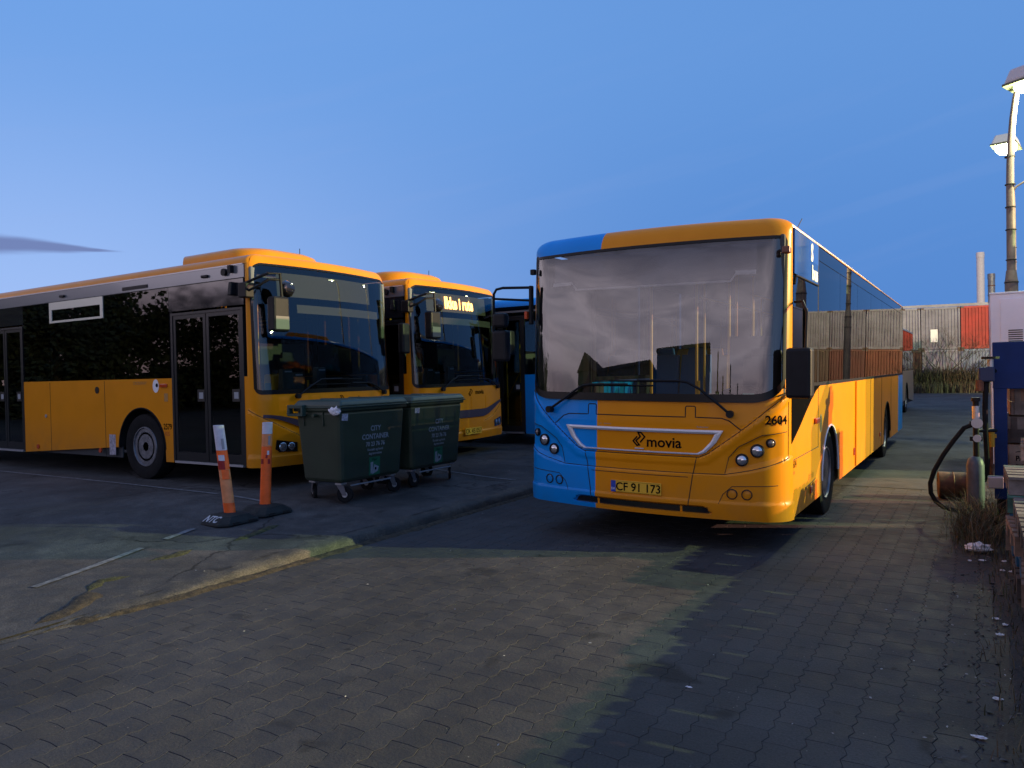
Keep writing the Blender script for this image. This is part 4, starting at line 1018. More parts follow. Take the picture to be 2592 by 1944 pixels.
def crumple(name, x, y, z, sx, sy, sz, label, cat, group=None, seed=0, m=PAPER):
    bm = bmesh.new(); bmesh.ops.create_icosphere(bm, subdivisions=3, radius=1)
    for v in bm.verts:
        k = 1 + .45 * noise.noise(v.co * 2.2 + Vector((seed, 0, 0))) + .25 * noise.noise(v.co * 5 + Vector((0, seed, 0)))
        v.co = Vector((v.co.x * sx * k, v.co.y * sy * k, max(-.0, (v.co.z * .5 + .5)) * sz * k))
    me = bpy.data.meshes.new(name); bm.to_mesh(me); bm.free(); me.materials.append(m)
    o = bpy.data.objects.new(name, me); COL.objects.link(o); o.location = (x, y, z); return tag(o, label, cat, group)
crumple('crumpled_paper', -.03, 7.88, .01, .105, .05, .07, 'big crumpled white paper lying by the weeds at the blue post', 'litter', seed=2)
for i, (x, y) in enumerate([(-.09, 7.50), (.0, 7.55), (.16, 7.54), (.14, 7.24), (.20, 7.21), (.075, 5.83), (.12, 5.72), (.09, 5.52), (.06, 4.45), (-.02, 3.95)]):
    crumple('paper_scrap', x, y, max(0, verge(x, y)) + .004, random.uniform(.012, .03), random.uniform(.01, .02), .012, 'small white paper scrap in the right verge, %s from the blue rack forwards' % ('first', 'second', 'third', 'fourth', 'fifth', 'sixth', 'seventh', 'eighth', 'ninth', 'tenth')[i], 'litter', 'paper scraps in the dirt along the pallets', seed=i * 3)
crumple('paper_scrap', -1.335, 3.86, .0, .018, .006, .006, 'tiny white scrap alone on the open block paving', 'litter', seed=40)

# ------------------------------------------------------------------ green waste bins
GRN = mat('bin_green', (.024, .040, .022), .5, noise_amt=.15, nscale=3, bump=.12, bscale=150, dirt=((.04, .04, .03), .4, .2, 1.3))
GRN2 = mat('bin_lid_green', (.030, .058, .045), .42, noise_amt=.15, nscale=4)
def build_bin(x, y, z, label, ly=1.20, seed=0):
    root = empty('waste_bin', (x, y, z), (0, 0, R_(seed * 1.2 - .6))); tag(root, label, 'bin', 'green wheeled bins in front of the buses')
    b = MB(); hb, ht = (-.33, .335, -ly / 2 + .06, ly / 2 - .06), (-.385, .385, -ly / 2, ly / 2)
    b.taper(hb, ht, .245, 1.14)
    b.obj('bin_body', GRN, root, bevel=.05)
    rim = MB().box(-.405, .405, -ly / 2 - .02, ly / 2 + .02, 1.125, 1.20)
    rim.obj('bin_rim', GRN, root, bevel=.018)
    MB().box(-.425, .425, -ly / 2 - .035, ly / 2 + .035, 1.17, 1.19).obj('rim_lip', GRN2, root, bevel=.006)
    lid = MB().taper((-.41, .43, -ly / 2 - .03, ly / 2 + .03), (-.36, .39, -ly / 2 + .02, ly / 2 - .02), 1.192, 1.265)
    l = lid.obj('bin_lid', GRN2, root, bevel=.022)
    for k in (-.25, .25): MB().taper((-.30, .34, k - .03, k + .03), (-.28, .30, k - .015, k + .015), 1.262, 1.28).obj('lid_rib', GRN2, l, bevel=.006)
    for g in (-1, 1):
        for xx in (-.24, .10):
            MB().box(xx - .012, xx + .012, min(g * (ly / 2 - .012), g * (ly / 2 + .008)), max(g * (ly / 2 - .012), g * (ly / 2 + .008)), .95, 1.13).obj('side_rib', GRN, root, bevel=.004)
        gr_ = MB()      # lifting grip with its opening at the back corner
        Y0, Y1 = sorted((g * (ly / 2 + .02), g * (ly / 2 + .085)))
        gr_.box(-.44, -.17, Y0, Y1, 1.17, 1.21).box(-.44, -.17, Y0, Y1, 1.07, 1.10).box(-.44, -.40, Y0, Y1, 1.10, 1.17).box(-.20, -.17, Y0, Y1, 1.10, 1.17)
        gr_.obj('lifting_grip', GRN2, root, bevel=.006)
        MB().cyl((-.0, g * (ly / 2 + .01), 1.08), (0, g * (ly / 2 + .07), 1.08), .022, n=12).obj('trunnion', GRN, root)
    for i, (xx, yy, a) in enumerate(((.24, -ly / 2 + .14, .5), (-.24, -ly / 2 + .16, 2.6), (.24, ly / 2 - .16, 1.2), (-.24, ly / 2 - .16, .2))):
        a += seed; dx, dy = math.cos(a) * .05, math.sin(a) * .05; cx, cy = xx + dx, yy + dy
        nx_, ny_ = -math.sin(a), math.cos(a)
        w = MB().cyl((cx - nx_ * .02, cy - ny_ * .02, .10), (cx + nx_ * .02, cy + ny_ * .02, .10), .10, n=22).obj('castor_wheel', RUB, root, smooth=True, bevel=.006)
        MB().cyl((cx - nx_ * .023, cy - ny_ * .023, .10), (cx + nx_ * .023, cy + ny_ * .023, .10), .035, n=12).obj('castor_hub', SIL, w)
        for s in (-1, 1):
            p = [(cx + nx_ * s * .03, cy + ny_ * s * .03)]; p = p[0]
            MB().add([(p[0] - dx * .5, p[1] - dy * .5, .09), (p[0] + dx * .5, p[1] + dy * .5, .09), (p[0] - dx * .2, p[1] - dy * .2, .225), (p[0] - dx * 2., p[1] - dy * 2., .225),
                      (p[0] - dx * .5 + nx_ * .004, p[1] - dy * .5 + ny_ * .004, .09), (p[0] + dx * .5 + nx_ * .004, p[1] + dy * .5 + ny_ * .004, .09), (p[0] - dx * .2 + nx_ * .004, p[1] - dy * .2 + ny_ * .004, .225), (p[0] - dx * 2. + nx_ * .004, p[1] - dy * 2. + ny_ * .004, .225)],
                     [(0, 1, 2, 3), (7, 6, 5, 4), (0, 4, 5, 1), (1, 5, 6, 2), (2, 6, 7, 3), (3, 7, 4, 0)]).obj('castor_fork', mat('zinc_dull', (.16, .16, .18), .5, .6), w)
        MB().box(xx - .05, xx + .05, yy - .05, yy + .05, .225, .246).obj('castor_plate', SIL, root)
    MB().tube([(.30, -ly / 2 + .25, .20), (.30, ly / 2 - .22, .20)], .010, 6).obj('frame_bar', SIL, root)
    # front face runs from x=.335 at z=.245 to x=.385 at z=1.14
    F = lambda u, v, o=.003: (.335 + .05 * (v - .245) / .895 + o, u, v)
    PR = mat('bin_print', (.24, .27, .31), .6, noise_amt=.25, nscale=60)
    for s_, cap, v in (('CITY', .062, .86), ('CONTAINER', .062, .755), ('70 23 76 76', .052, .665), ('Kontakt og bestil', .030, .605), ('dagrenovation', .030, .555)):
        text(s_, cap, lambda u, w_, v=v: F(.04 + u, v + w_), PR, root, bold=.0025 if cap > .04 else .001, stretch=.95)
    st = MB().slab([(-.07, .29), (.13, .29), (.13, .52), (-.07, .52)], lambda u, v, w_: F(u, v, .002 + w_), .002).obj('green_label', mat('label_green', (.015, .12, .06), .5), root)
    MB().slab([(-.045, .31), (.0, .32), (.0, .46), (-.045, .455)], lambda u, v, w_: F(u, v, .006 + w_), .001).obj('label_picture', PR, st)
    MB().slab([(-.02, .30), (.085, .335), (.105, .39), (.02, .425)], lambda u, v, w_: F(u, v, .008 + w_), .001).obj('label_picture', PR, st)
    MB().slab([(.03, .35), (.06, .36), (.055, .39), (.03, .385)], lambda u, v, w_: F(u, v, .010 + w_), .001).obj('label_picture', BLKT, st)
    text('Papir', .03, lambda u, v: F(.03 + u, .475 + v, .006), BLKT, st)
    if seed == 0:
        MB().slab([(-.56, 1.02), (-.46, 1.01), (-.455, 1.10), (-.555, 1.10)], lambda u, v, w_: F(u, v, .002 + w_), .002).obj('torn_label', mat('torn_white', (.42, .40, .48), .6, noise_amt=.35, nscale=40), root)
    else:
        MB().slab([(-.52, 1.03), (-.42, 1.03), (-.42, 1.10), (-.52, 1.10)], lambda u, v, w_: F(u, v, .002 + w_), .002).obj('torn_label', MATS['torn_white'], root)
    return root
build_bin(-6.93, 7.17, plat(-6.9, 7.2), 'nearer green bin with a white rag hanging at its lid corner', seed=0)
build_bin(-6.95, 8.52, plat(-6.9, 8.5), 'farther green bin standing close behind the bin with the rag', seed=1)
rg = crumple('white_rag', -6.60, 6.545, plat(-6.6, 6.5) + 1.10, .085, .035, .10, 'white rag hanging from the lid corner of the nearer green bin', 'rag', seed=11)

# ------------------------------------------------------------------ lane posts
ORG = mat('post_orange', (.95, .14, .02), .45, noise_amt=.12, nscale=8)
ORG2 = mat('post_faded', (.75, .27, .11), .5, noise_amt=.15, nscale=8)
PWH = mat('post_white', (.62, .60, .68), .5, noise_amt=.12, nscale=10)
RED = mat('sticker_red', (.30, .01, .015), .5)
BASE = mat('recycled_rubber', (.014, .016, .015), .85, bump=.5, bscale=120, noise_amt=.4)
def lane_post(x, y, top, label, bands, extra, ntc=False):
    z = plat(x, y); root = empty('lane_post', (x, y, z)); tag(root, label, 'bollard', 'orange lane posts on rubber feet')
    b = MB(); n = 10
    ring = lambda sx, sy, zz: [(sx * cx, sy * cy, zz) for cx, cy in ((-.6, -1), (.6, -1), (1, -.7), (1, .7), (.6, 1), (-.6, 1), (-1, .7), (-1, -.7))]
    rings = [ring(.23, .27, .0), ring(.225, .262, .02), ring(.17, .16, .085), ring(.10, .09, .10)]
    vs = [p for r_ in rings for p in r_]; m = 8
    b.add(vs, [(i * m + j, i * m + (j + 1) % m, (i + 1) * m + (j + 1) % m, (i + 1) * m + j) for i in range(3) for j in range(m)] + [tuple(range(24, 32))])
    f = b.obj('rubber_foot', BASE, root, bevel=.008)
    for g in (-1, 1): MB().box(.16, .235, g * .10 - .035, g * .10 + .035, -.0, .028).obj('drain_notch', SEAM, f)
    if ntc:
        text('NTC', .075, lambda u, v: (-.02 + u + v * .25, -.252 + v * 1.0, .036 + v * .66), mat('chalk', (.45, .47, .5), .8), f, bold=.003)
    tx, ty, tz = top[0] - x, top[1] - y, top[2] - z
    P = lambda k: Vector((tx * k, ty * k, .09 + (tz - .09) * k))
    for a, b_, m_ in bands:
        mb = MB(); n = 18; R = lambda q_: (.064 - .006 * q_, .040)
        A = []
        for k in (a, b_):
            c_ = P(k); w_, d_ = R(k)
            # the flat side of the oval tube looks at the road
            A += [c_ + r0 * w_ * math.cos(2 * PI * i / n) + f0 * d_ * math.sin(2 * PI * i / n) for i in range(n)]
        mb.add(A, [(i, (i + 1) % n, n + (i + 1) % n, n + i) for i in range(n)] + [tuple(range(n - 1, -1, -1)), tuple(range(n, 2 * n))])
        mb.obj('post_band', m_, root, smooth=True)
    for u0, u1, k0, k1, m_ in extra:
        def pt(u, k, w): a = math.asin(max(-1, min(1, u))); return P(k) + r0 * .063 * u - f0 * (.042 * math.cos(a) + w)
        st = MB(); us = frange(u0, u1, .15); st.v = [tuple(pt(u, k, .004)) for u in us for k in (k0, k1)]
        st.f = [(2 * q_, 2 * q_ + 2, 2 * q_ + 3, 2 * q_ + 1) for q_ in range(len(us) - 1)]; st.k = [0] * len(st.f); st.obj('sticker', m_, root)
    return root
lane_post(-6.957, 5.292, (-7.045, 5.24, 1.205), 'left lane post with white top and dark red sticker, chalk letters on its foot',
          [(0, .12, ORG), (.12, .385, ORG2), (.387, .50, ORG2), (.502, .715, ORG), (.717, 1, PWH)],
          [(-.75, .45, .50, .60, RED), (-.5, .55, .60, .665, PWH), (.35, .75, .73, .85, mat('reflector_grey', (.28, .27, .32), .4)), (-.25, .9, .39, .499, ORG)], True)
lane_post(-6.996, 5.80, (-6.945, 5.82, 1.20), 'right lane post, orange almost to the top with torn red and white stickers',
          [(0, .36, ORG), (.362, .71, ORG), (.712, .86, ORG2), (.862, 1, PWH)],
          [(-.85, -.35, .50, .56, RED), (.45, .8, .50, .56, RED), (.05, .4, .57, .61, RED), (.3, .65, .61, .66, PWH), (.45, .75, .73, .84, MATS['reflector_grey'])])

# ------------------------------------------------------------------ right-hand edge: cabinet, blue rack, crates, pallets, pipes
WBOX = mat('cabinet_white', (.84, .84, .88), .35, coat=.3, noise_amt=.05, nscale=2)
def cabinet():
    x0, x1, y0, y1, h = .155, 2.60, 14.3, 16.3, 2.80
    root = empty('equipment_cabinet', ((x0 + x1) / 2, (y0 + y1) / 2, 0)); tag(root, 'tall white metal cabinet with louvres rising behind the blue rack', 'cabinet')
    cx, cy = (x0 + x1) / 2, (y0 + y1) / 2; hx, hy = (x1 - x0) / 2, (y1 - y0) / 2
    MB().box(-hx, hx, -hy, hy, .08, h).obj('cabinet_body', WBOX, root, bevel=.012)
    MB().box(-hx + .05, hx - .05, -hy + .05, hy - .05, 0, .08).obj('plinth', DRK, root)
    MB().box(-hx - .012, hx + .012, -hy - .012, hy + .012, h, h + .03).obj('cabinet_roof', WBOX, root, bevel=.006)
    for k, x in enumerate((-hx + .13, -hx + 1.0, -hx + 1.9)):
        d = MB().box(x + .006, min(x + .86, hx - .03), -hy - .014, -hy - .001, .14, h - .08).obj('door_panel', WBOX, root, bevel=.004)
        for j in range(6): MB().box(x + .11, x + .30, -hy - .022, -hy - .014, 2.04 + j * .034 , 2.055 + j * .034).obj('louvre', SEAM, d)
        for j in range(6): MB().box(x + .34, x + .53, -hy - .022, -hy - .014, 2.04 + j * .034 , 2.055 + j * .034).obj('louvre', SEAM, d)
cabinet()
BRK = mat('rack_blue', (.004, .026, .13), .55, noise_amt=.12, nscale=5, spec=.25)
def rack():
    root = empty('blue_rack', (.9, 9.90, 0)); tag(root, 'dark blue steel rack with one post and a deep top beam framing the crates', 'rack')
    for x in (-.773, .75): 
        MB().box(x, x + .125, -.08, .06, .20, 1.925).obj('rack_post', BRK, root, bevel=.006)
        MB().box(x + .02, x + .105, -.05, .03, .0, .20).obj('rack_foot', BLK, root, bevel=.004)
    MB().box(-.778, .88, -.085, .065, 1.415, 1.93).obj('top_beam', BRK, root, bevel=.008)
    MB().box(-.64, .75, -.03, .03, .30, .40).obj('low_beam', BRK, root, bevel=.006)
    MB().box(-.765, .88, .10, .16, 1.70, 1.88).obj('rear_beam', BRK, root, bevel=.006)
rack()
WD = [mat('wood_grey', (.16, .13, .115), .85, noise_amt=.35, nscale=6, bump=.4, bscale=30), mat('wood_brown', (.22, .14, .10), .85, noise_amt=.35, nscale=6, bump=.4, bscale=30),
      mat('wood_pale', (.33, .24, .18), .85, noise_amt=.3, nscale=6, bump=.4, bscale=30), mat('wood_dark', (.07, .055, .05), .9, noise_amt=.35, nscale=6, bump=.4, bscale=30),
      mat('pallet_blue', (.015, .10, .20), .8, noise_amt=.35, nscale=9, bump=.3, bscale=30), mat('pallet_green', (.06, .15, .12), .8, noise_amt=.35, nscale=9, bump=.3, bscale=30)]
def crate(x, y, z, label, m, h=.30, logo=False, seed=0):
    rnd = random.Random(seed); root = empty('wooden_crate', (x, y, z), (0, 0, R_(rnd.uniform(-3, 3)))); tag(root, label, 'crate', 'wooden crates stacked inside the blue rack')
    X, Y = .58, .38; nb = 2
    for k in range(nb):
        a, b = k * h / nb + .004, (k + 1) * h / nb - .004; j = rnd.uniform(-.006, .006)
        for g in (-1, 1):
            MB().box(-X, X, g * Y - .011 + j, g * Y + .011 + j, a, b).obj('plank', m[k % len(m)], root)
            MB().box(g * X - .011, g * X + .011, -Y + .013, Y - .013, a, b).obj('plank', m[(k + 1) % len(m)], root)
    MB().box(-X, X, -Y, Y, .0, .012).obj('crate_floor', WD[3], root)
    for g in (-1, 1): MB().box(g * (X - .06) - .03, g * (X - .06) + .03, -Y - .022, -Y - .011, .01, h - .01).obj('cleat', m[0], root)
    if logo:
        ring = [(.0 + .095 * math.cos(2 * PI * i / 28) - .45, -Y - .013, h / 2 + .075 * math.sin(2 * PI * i / 28)) for i in range(29)]
        MB().tube(ring, .004, 5).obj('brand_oval', BLKT, root)
        text('EPAL', .055, lambda u, v: (-.45 + u, -Y - .014, h / 2 - .027 + v), BLKT, root, bold=.002, stretch=.85)
def pallet(x, y, z, label, m, rot=0., seed=0, group='pallets stacked along the yard edge'):
    rnd = random.Random(seed); root = empty('pallet', (x, y, z), (0, 0, rot)); tag(root, label, 'pallet', group)
    for i, yy in enumerate((-.35, -.175, 0, .175, .35)):
        MB().box(-.6, .6, yy - (.07 if i % 2 == 0 else .05), yy + (.07 if i % 2 == 0 else .05), .122, .144 + rnd.uniform(-.002, .002)).obj('top_board', m, root)
    for xx in (-.53, 0, .53): MB().box(xx - .07, xx + .07, -.4, .4, .100, .121).obj('cross_board', m, root)
    for xx in (-.53, 0, .53):
        for yy in (-.35, 0, .35): MB().box(xx - .07, xx + .07, yy - .05, yy + .05, .022, .0995).obj('block', m, root)
    for yy in (-.35, 0, .35): MB().box(-.6, .6, yy - .05, yy + .05, 0, .0215).obj('bottom_board', m, root)
bx, by = .85, 10.42
z = .03
for i, (m, lb) in enumerate(((3, 'dark weathered pallet, lowest under the crates in the rack'), (4, 'blue painted pallet above the lowest one under the crates'), (5, 'green tinted pallet directly under the crates in the rack'))):
    pallet(bx + (.0, .03, -.01)[i], by, z, lb, WD[m], seed=i); z += .150
for i, (m, h, lb, lg) in enumerate((([WD[2], WD[2]], .31, 'pale crate with a black oval mark, lowest of the three crates', True), ([WD[3], WD[0]], .30, 'dark crate in the middle of the three crates', False), ([WD[0], WD[1]], .31, 'brown grey crate topmost under the blue beam', False))):
    crate(bx - .02 + i * .02, by, z, lb, m, h, lg, seed=i + 3); z += h + .012
def pile(x, y, ms, where, seed):
    n = len(ms); z = verge(x - .5, y) + .02
    nm = ('lowest', 'second lowest', 'middle', 'second highest', 'topmost') if n == 5 else ('lowest', 'lower middle', 'upper middle', 'topmost') if n == 4 else ('lowest', 'middle', 'topmost')
    CN = ('grey', 'brown', 'pale', 'dark', 'blue', 'green')
    for i, m in enumerate(ms):
        pallet(x + .02 * math.sin(i * 2.3 + seed), y, z, '%s pallet, %s %s' % (CN[m], nm[i] if n < 6 else ('lowest layer', 'second layer', 'third layer', 'fourth layer', 'fifth layer', 'sixth layer', 'top layer')[i], where), WD[m], R_(math.sin(seed + i) * 2.5), seed=seed + i); z += .150
pile(.79, 7.55, (3, 1, 4, 5, 0), 'in the low pile before the blue rack', 9)
pile(.80, 6.73, (3, 4, 1, 0), 'in the pile nearest to the viewer at the right edge', 19)
pile(.95, 8.75, (3, 0, 1, 3, 0, 2, 1), 'in the tall pile just outside the right edge', 31)
pile(.83, 5.91, (3, 1, 0, 3), 'in the pile outside the right edge, second from the rack', 41)
pile(.90, 5.09, (0, 3, 1, 3), 'in the pile outside the right edge, third from the rack', 51)
pile(.92, 4.27, (3, 1, 3, 0), 'in the last pile but one outside the right edge', 61)
pile(.90, 3.45, (1, 3, 0), 'in the last pile outside the right edge', 71)

def pipes():
    root = empty('standpipe', (-.05, 9.55, 0)); tag(root, 'grey steel cylinder post carrying a thin black pipe with bright clamps', 'pipe')
    MB().lathe([(0, .085), (.60, .085), (.66, .07), (.69, .04), (.70, 0)], (0, 0, 0), 'z', 20).obj('cylinder', mat('gas_grey', (.075, .090, .12), .5, noise_amt=.25, nscale=6), root, smooth=True)
    MB().cyl((.01, 0, .69), (.01, 0, 1.29), .030, n=12).obj('riser', BLK, root, smooth=True)
    MB().cyl((.01, 0, 1.10), (.01, 0, 1.24), .036, n=12).obj('steel_sleeve', SIL, root, smooth=True)
    MB().cyl((.01, 0, 1.29), (.01, 0, 1.33), .045, n=12).obj('cap', BLK, root)
    for z_, r in ((1.055, .055), (.89, .040)):
        o = MB().cyl((.02, -.045, z_), (.02, -.02, z_), r, n=16).obj('clamp', SIL, root, smooth=True)
        MB().box(-.05, .07, -.025, .025, z_ - .03, z_ + .02).obj('clamp_block', BLK, o, bevel=.005)
    MB().tube([(.01, 0, .97), (.20, .1, .97)], .018, 8).obj('stay', BLK, root)
    h = MB().tube([(-.03 + dx, dy, dz) for dx, dy, dz in ((.02, 0, 1.04), (-.07, -.01, 1.0), (-.17, -.02, .86), (-.27, -.03, .70), (-.36, -.03, .52), (-.40, -.03, .38), (-.395, -.03, .27), (-.35, -.02, .18), (-.28, 0, .115), (-.16, .05, .08), (-.02, .12, .07))], .024, 8)
    tag(h.map(lambda a, b, c: (a - .05, b + 9.55, c)).obj('hose', RUB, smooth=True), 'thick black hose looping from the pipe down to the ground', 'hose')
    h = MB().tube([(.14, 9.75, 1.62), (.08, 9.68, 1.58), (.055, 9.62, 1.45), (.045, 9.60, 1.2), (.05, 9.60, .9), (.06, 9.60, .65), (.055, 9.60, .50), (.03, 9.62, .43), (.0, 9.64, .46), (-.01, 9.66, .55)], .028, 8)
    tag(h.obj('hose', RUB, smooth=True), 'black hose hanging straight down beside the blue rack', 'hose')
    v = empty('valve', (.05, 9.62, 0)); tag(v, 'dark valve head with a disc handle high on the cabinet corner', 'valve')
    MB().box(-.06, .09, -.05, .07, 1.50, 1.66).obj('valve_body', mat('valve_blue', (.015, .03, .09), .5), v, bevel=.015)
    MB().cyl((.05, 0, 1.66), (.05, 0, 1.74), .03, n=10).obj('valve_neck', SIL, v)
    MB().cyl((.05, 0, 1.745), (.05, 0, 1.77), .085, n=18).obj('valve_handle', BLK, v)
    MB().cyl((-.05, -.02, 1.40), (-.05, -.02, 1.52), .04, n=10).obj('valve_outlet', mat('rust', (.16, .06, .03), .8, noise_amt=.4, nscale=20), v)
    y = empty('gas_fitting', (.10, 9.78, .0)); tag(y, 'small yellow brass fitting between the hose and the blue post', 'fitting')
    MB().cyl((0, 0, .78), (0, 0, .98), .035, n=10).obj('fitting_body', mat('brass_yellow', (.55, .32, .03), .4, .3), y)
    MB().box(-.06, .05, -.02, .02, .88, .92).obj('fitting_tap', MATS['brass_yellow'], y)
    MB().cyl((0, 0, .45), (0, 0, .78), .018, n=8).obj('fitting_pipe', MATS['rust'], y)
    d = empty('rusty_drum', (-.23, 11.0, .17), (0, 0, R_(8))); tag(d, 'rusty drum lying on its side behind the looping hose', 'drum')
    RST = mat('drum_rust', (.085, .045, .024), .75, noise_amt=.5, nscale=8, bump=.3)
    MB().lathe([(-.24, .0), (-.24, .155), (-.235, .165), (-.08, .16), (-.075, .17), (-.065, .16), (.07, .16), (.08, .17), (.09, .16), (.235, .165), (.24, .155), (.24, 0)], (0, 0, 0), 'x', 26).obj('drum_shell', RST, d, smooth=True)
    MB().cyl((-.246, .07, .05), (-.238, .07, .05), .025, n=10).obj('drum_bung', SEAM, d)
    w = MB().box(.06, .20, 9.35, 9.5, .38, .50); tag(w.obj('meter_box', mat('pale_metal', (.42, .42, .46), .4, .4), bevel=.01), 'small pale metal box low between the hose and the blue post', 'box')
    tag(MB().box(.285, .335, 8.80, 8.88, .05, .52).obj('white_board', mat('old_white', (.42, .36, .36), .7, noise_amt=.3, nscale=12)), 'narrow whitish board leaning upright beside the blue post foot', 'board')
pipes()
def weeds(name, n, fx, h0, h1, cols, seed, w=.004, lean=.5):
    rnd = random.Random(seed); mb = MB()
    for i in range(n):
        x, y, z = fx(rnd); h = rnd.uniform(h0, h1); a = rnd.uniform(0, 2 * PI); l = rnd.uniform(.1, lean) * h
        dx, dy = math.cos(a) * l, math.sin(a) * l; px, py = -math.sin(a) * w, math.cos(a) * w; k = rnd.randrange(len(cols))
        mb.add([(x - px, y - py, z), (x + px, y + py, z), (x + dx * .35 + px * .8, y + dy * .35 + py * .8, z + h * .6), (x + dx * .35 - px * .8, y + dy * .35 - py * .8, z + h * .6), (x + dx, y + dy, z + h * .92)], [(0, 1, 2, 3), (3, 2, 4)], k)
    return tag(mb.obj(name, cols), kind='stuff')
GS = [mat('grass_dry', (.14, .11, .06), .9), mat('grass_olive', (.055, .060, .025), .9), mat('grass_brown', (.085, .060, .035), .9)]
weeds('weeds', 1300, lambda r: (lambda a: (a[0], a[1], 0.))((r.gauss(-.01, .10), r.gauss(8.75, .45))), .06, .40, GS, 3, .003, 1.25)
weeds('weeds', 500, lambda r: (r.gauss(-.10, .09), r.uniform(8.2, 11), 0.), .05, .22, GS, 4, .003, .9)
weeds('weeds', 500, lambda r: (r.gauss(.22, .10), r.uniform(3.5, 8.4), 0.02), .03, .12, GS, 5, .003, .9)

# ------------------------------------------------------------------ shipping containers across the yard
def cmat(n, c): return mat('container_' + n, c, .6, noise_amt=.22, nscale=1.2, bump=.1, dirt=((.10, .05, .03), .45, .0, 3.5))
CM = dict(grey=cmat('grey', (.19, .195, .26)), pale=cmat('pale', (.24, .245, .31)), red=cmat('red', (.34, .022, .020)), brown=cmat('brown', (.11, .026, .022)), rust=cmat('rust', (.17, .045, .022)), dark=cmat('dark', (.09, .055, .045)), steel=cmat('steel', (.16, .20, .31)))
cdir = Vector((.98, .2, 0)).normalized(); cnor = Vector((.2, -.98, 0)).normalized(); cang = math.atan2(cdir.y, cdir.x)
def container(k0, k1, z0, h, colr, label, group, graffiti=False):
    w = k1 - k0; p = Vector((-4.6, 54., 0)) + cdir * (k0 + w / 2)
    root = empty('shipping_container', (p.x, p.y, z0), (0, 0, cang)); tag(root, label, 'container', group)
    m = CM[colr]; L = 6.0; W = w / 2 - .015
    nrib = max(4, int(w / .19)); mb = MB(); xs = []
    for i in range(nrib):
        a = -W + .09 + (2 * W - .18) * i / nrib; b = (2 * W - .18) / nrib
        xs += [(a, .0), (a + b * .35, .0), (a + b * .5, .045), (a + b * .85, .045)]
    xs.append((W - .09, 0))
    vs = [(x, y + .03, zz) for x, y in xs for zz in (.16, h - .13)]
    mb.add(vs, [(2 * i, 2 * i + 2, 2 * i + 3, 2 * i + 1) for i in range(len(xs) - 1)]); mb.obj('corrugated_panel', m, root)
    for g in (-1, 1): MB().box(min(g * W, g * (W - .1)), max(g * W, g * (W - .1)), .0, .12, 0, h - .005).obj('corner_post', m, root, bevel=.01)
    MB().box(-W + .1, W - .1, .0, .1, .0, .16).obj('bottom_rail', m, root); MB().box(-W + .1, W - .1, .0, .1, h - .13, h - .005).obj('top_rail', m, root)
    MB().box(-W, W, .10, L, .02, h - .01).obj('container_body', m, root)
    for g in (-1, 1):
        for zz in (.0, h - .12): MB().box(min(g * (W + .004), g * (W - .16)), max(g * (W + .004), g * (W - .16)), -.01, .12, zz, zz + .115).obj('corner_casting', CM['dark'], root)
    if graffiti:
        text('VTB', .42, lambda u, v: (-.05 + u, .02, 1.65 + v), CM['dark'], root, bold=-.012)
        text('HC', .40, lambda u, v: (.12 + u, .02, 1.05 + v), CM['dark'], root, bold=-.014)
CH = 2.68
TOPK = [(-6.7, -4.3, 'pale'), (-4.28, -1.95, 'grey'), (-1.93, .42, 'grey'), (.44, 1.48, 'pale'), (1.50, 3.69, 'grey'), (3.71, 6.05, 'red'), (6.07, 8.4, 'pale'), (8.42, 10.8, 'grey'), (10.82, 13.2, 'pale'), (13.22, 15.6, 'pale'), (15.62, 18, 'grey'), (18.02, 20.4, 'dark')]
BOTK = [(-6.7, -4.3, 'grey'), (-4.28, -1.95, 'rust'), (-1.93, .98, 'grey'), (1.0, 1.52, 'brown'), (1.54, 3.69, 'grey'), (3.71, 6.05, 'steel'), (6.07, 8.4, 'rust'), (8.42, 10.8, 'brown'), (10.82, 13.2, 'dark'), (13.22, 15.6, 'brown'), (15.62, 18, 'brown'), (18.02, 20.4, 'dark')]
TL = {3: 'narrow pale grey container end in the upper row just right of the parked buses', 4: 'grey ribbed container end of the upper row, left of the red one', 5: 'bright red container end in the upper row beside the white cabinet', 2: 'grey container end with black scrawls at the left of the upper row', 6: 'pale grey upper container right of the red one, behind the white cabinet'}
BL = {2: 'grey container end of the lower row behind the beige bus', 3: 'narrow dark red container end between grey ones in the lower row', 4: 'grey green stained container end of the lower row behind bare shrubs', 5: 'blue grey container end of the lower row, right under the red one', 6: 'rusty lower container behind the white cabinet'}
for row, K, LB, z0 in (('upper', TOPK, TL, CH), ('lower', BOTK, BL, 0.)):
    for i, (a, b, c_) in enumerate(K):
        lb = LB.get(i, ('%s shipping container in the %s row, %s from its left end' % (c_, row, ('first', 'second', 'third', 'fourth', 'fifth', 'sixth', 'seventh', 'eighth', 'ninth', 'tenth', 'eleventh', 'last')[i])))
        container(a, b, z0, CH - .02, c_, lb, 'shipping containers stacked two high', graffiti=(row == 'upper' and i == 2))
def shade_container(x, y, z, cl, label):  # unseen stacks added to keep the yard lamps' light off the lane
    root = empty('shipping_container', (x, y, z)); tag(root, label, 'container', 'unseen containers added to shade the lane'); m = CM[cl]
    MB().box(-1.18, 1.18, 0, 12.1, .05, 2.58).obj('container_body', m, root)
    rb = MB()
    for i in range(58): rb.box(-1.215, -1.18, .15 + i * .205, .26 + i * .205, .12, 2.5)
    tag(rb.obj('wall_ribs', m, root), kind='stuff')
    for a in (-1.22, 1.08):
        for b in (0, 11.96): MB().box(a, a + .14, b - .02, b + .14, 0, 2.62).obj('corner_post', m, root)
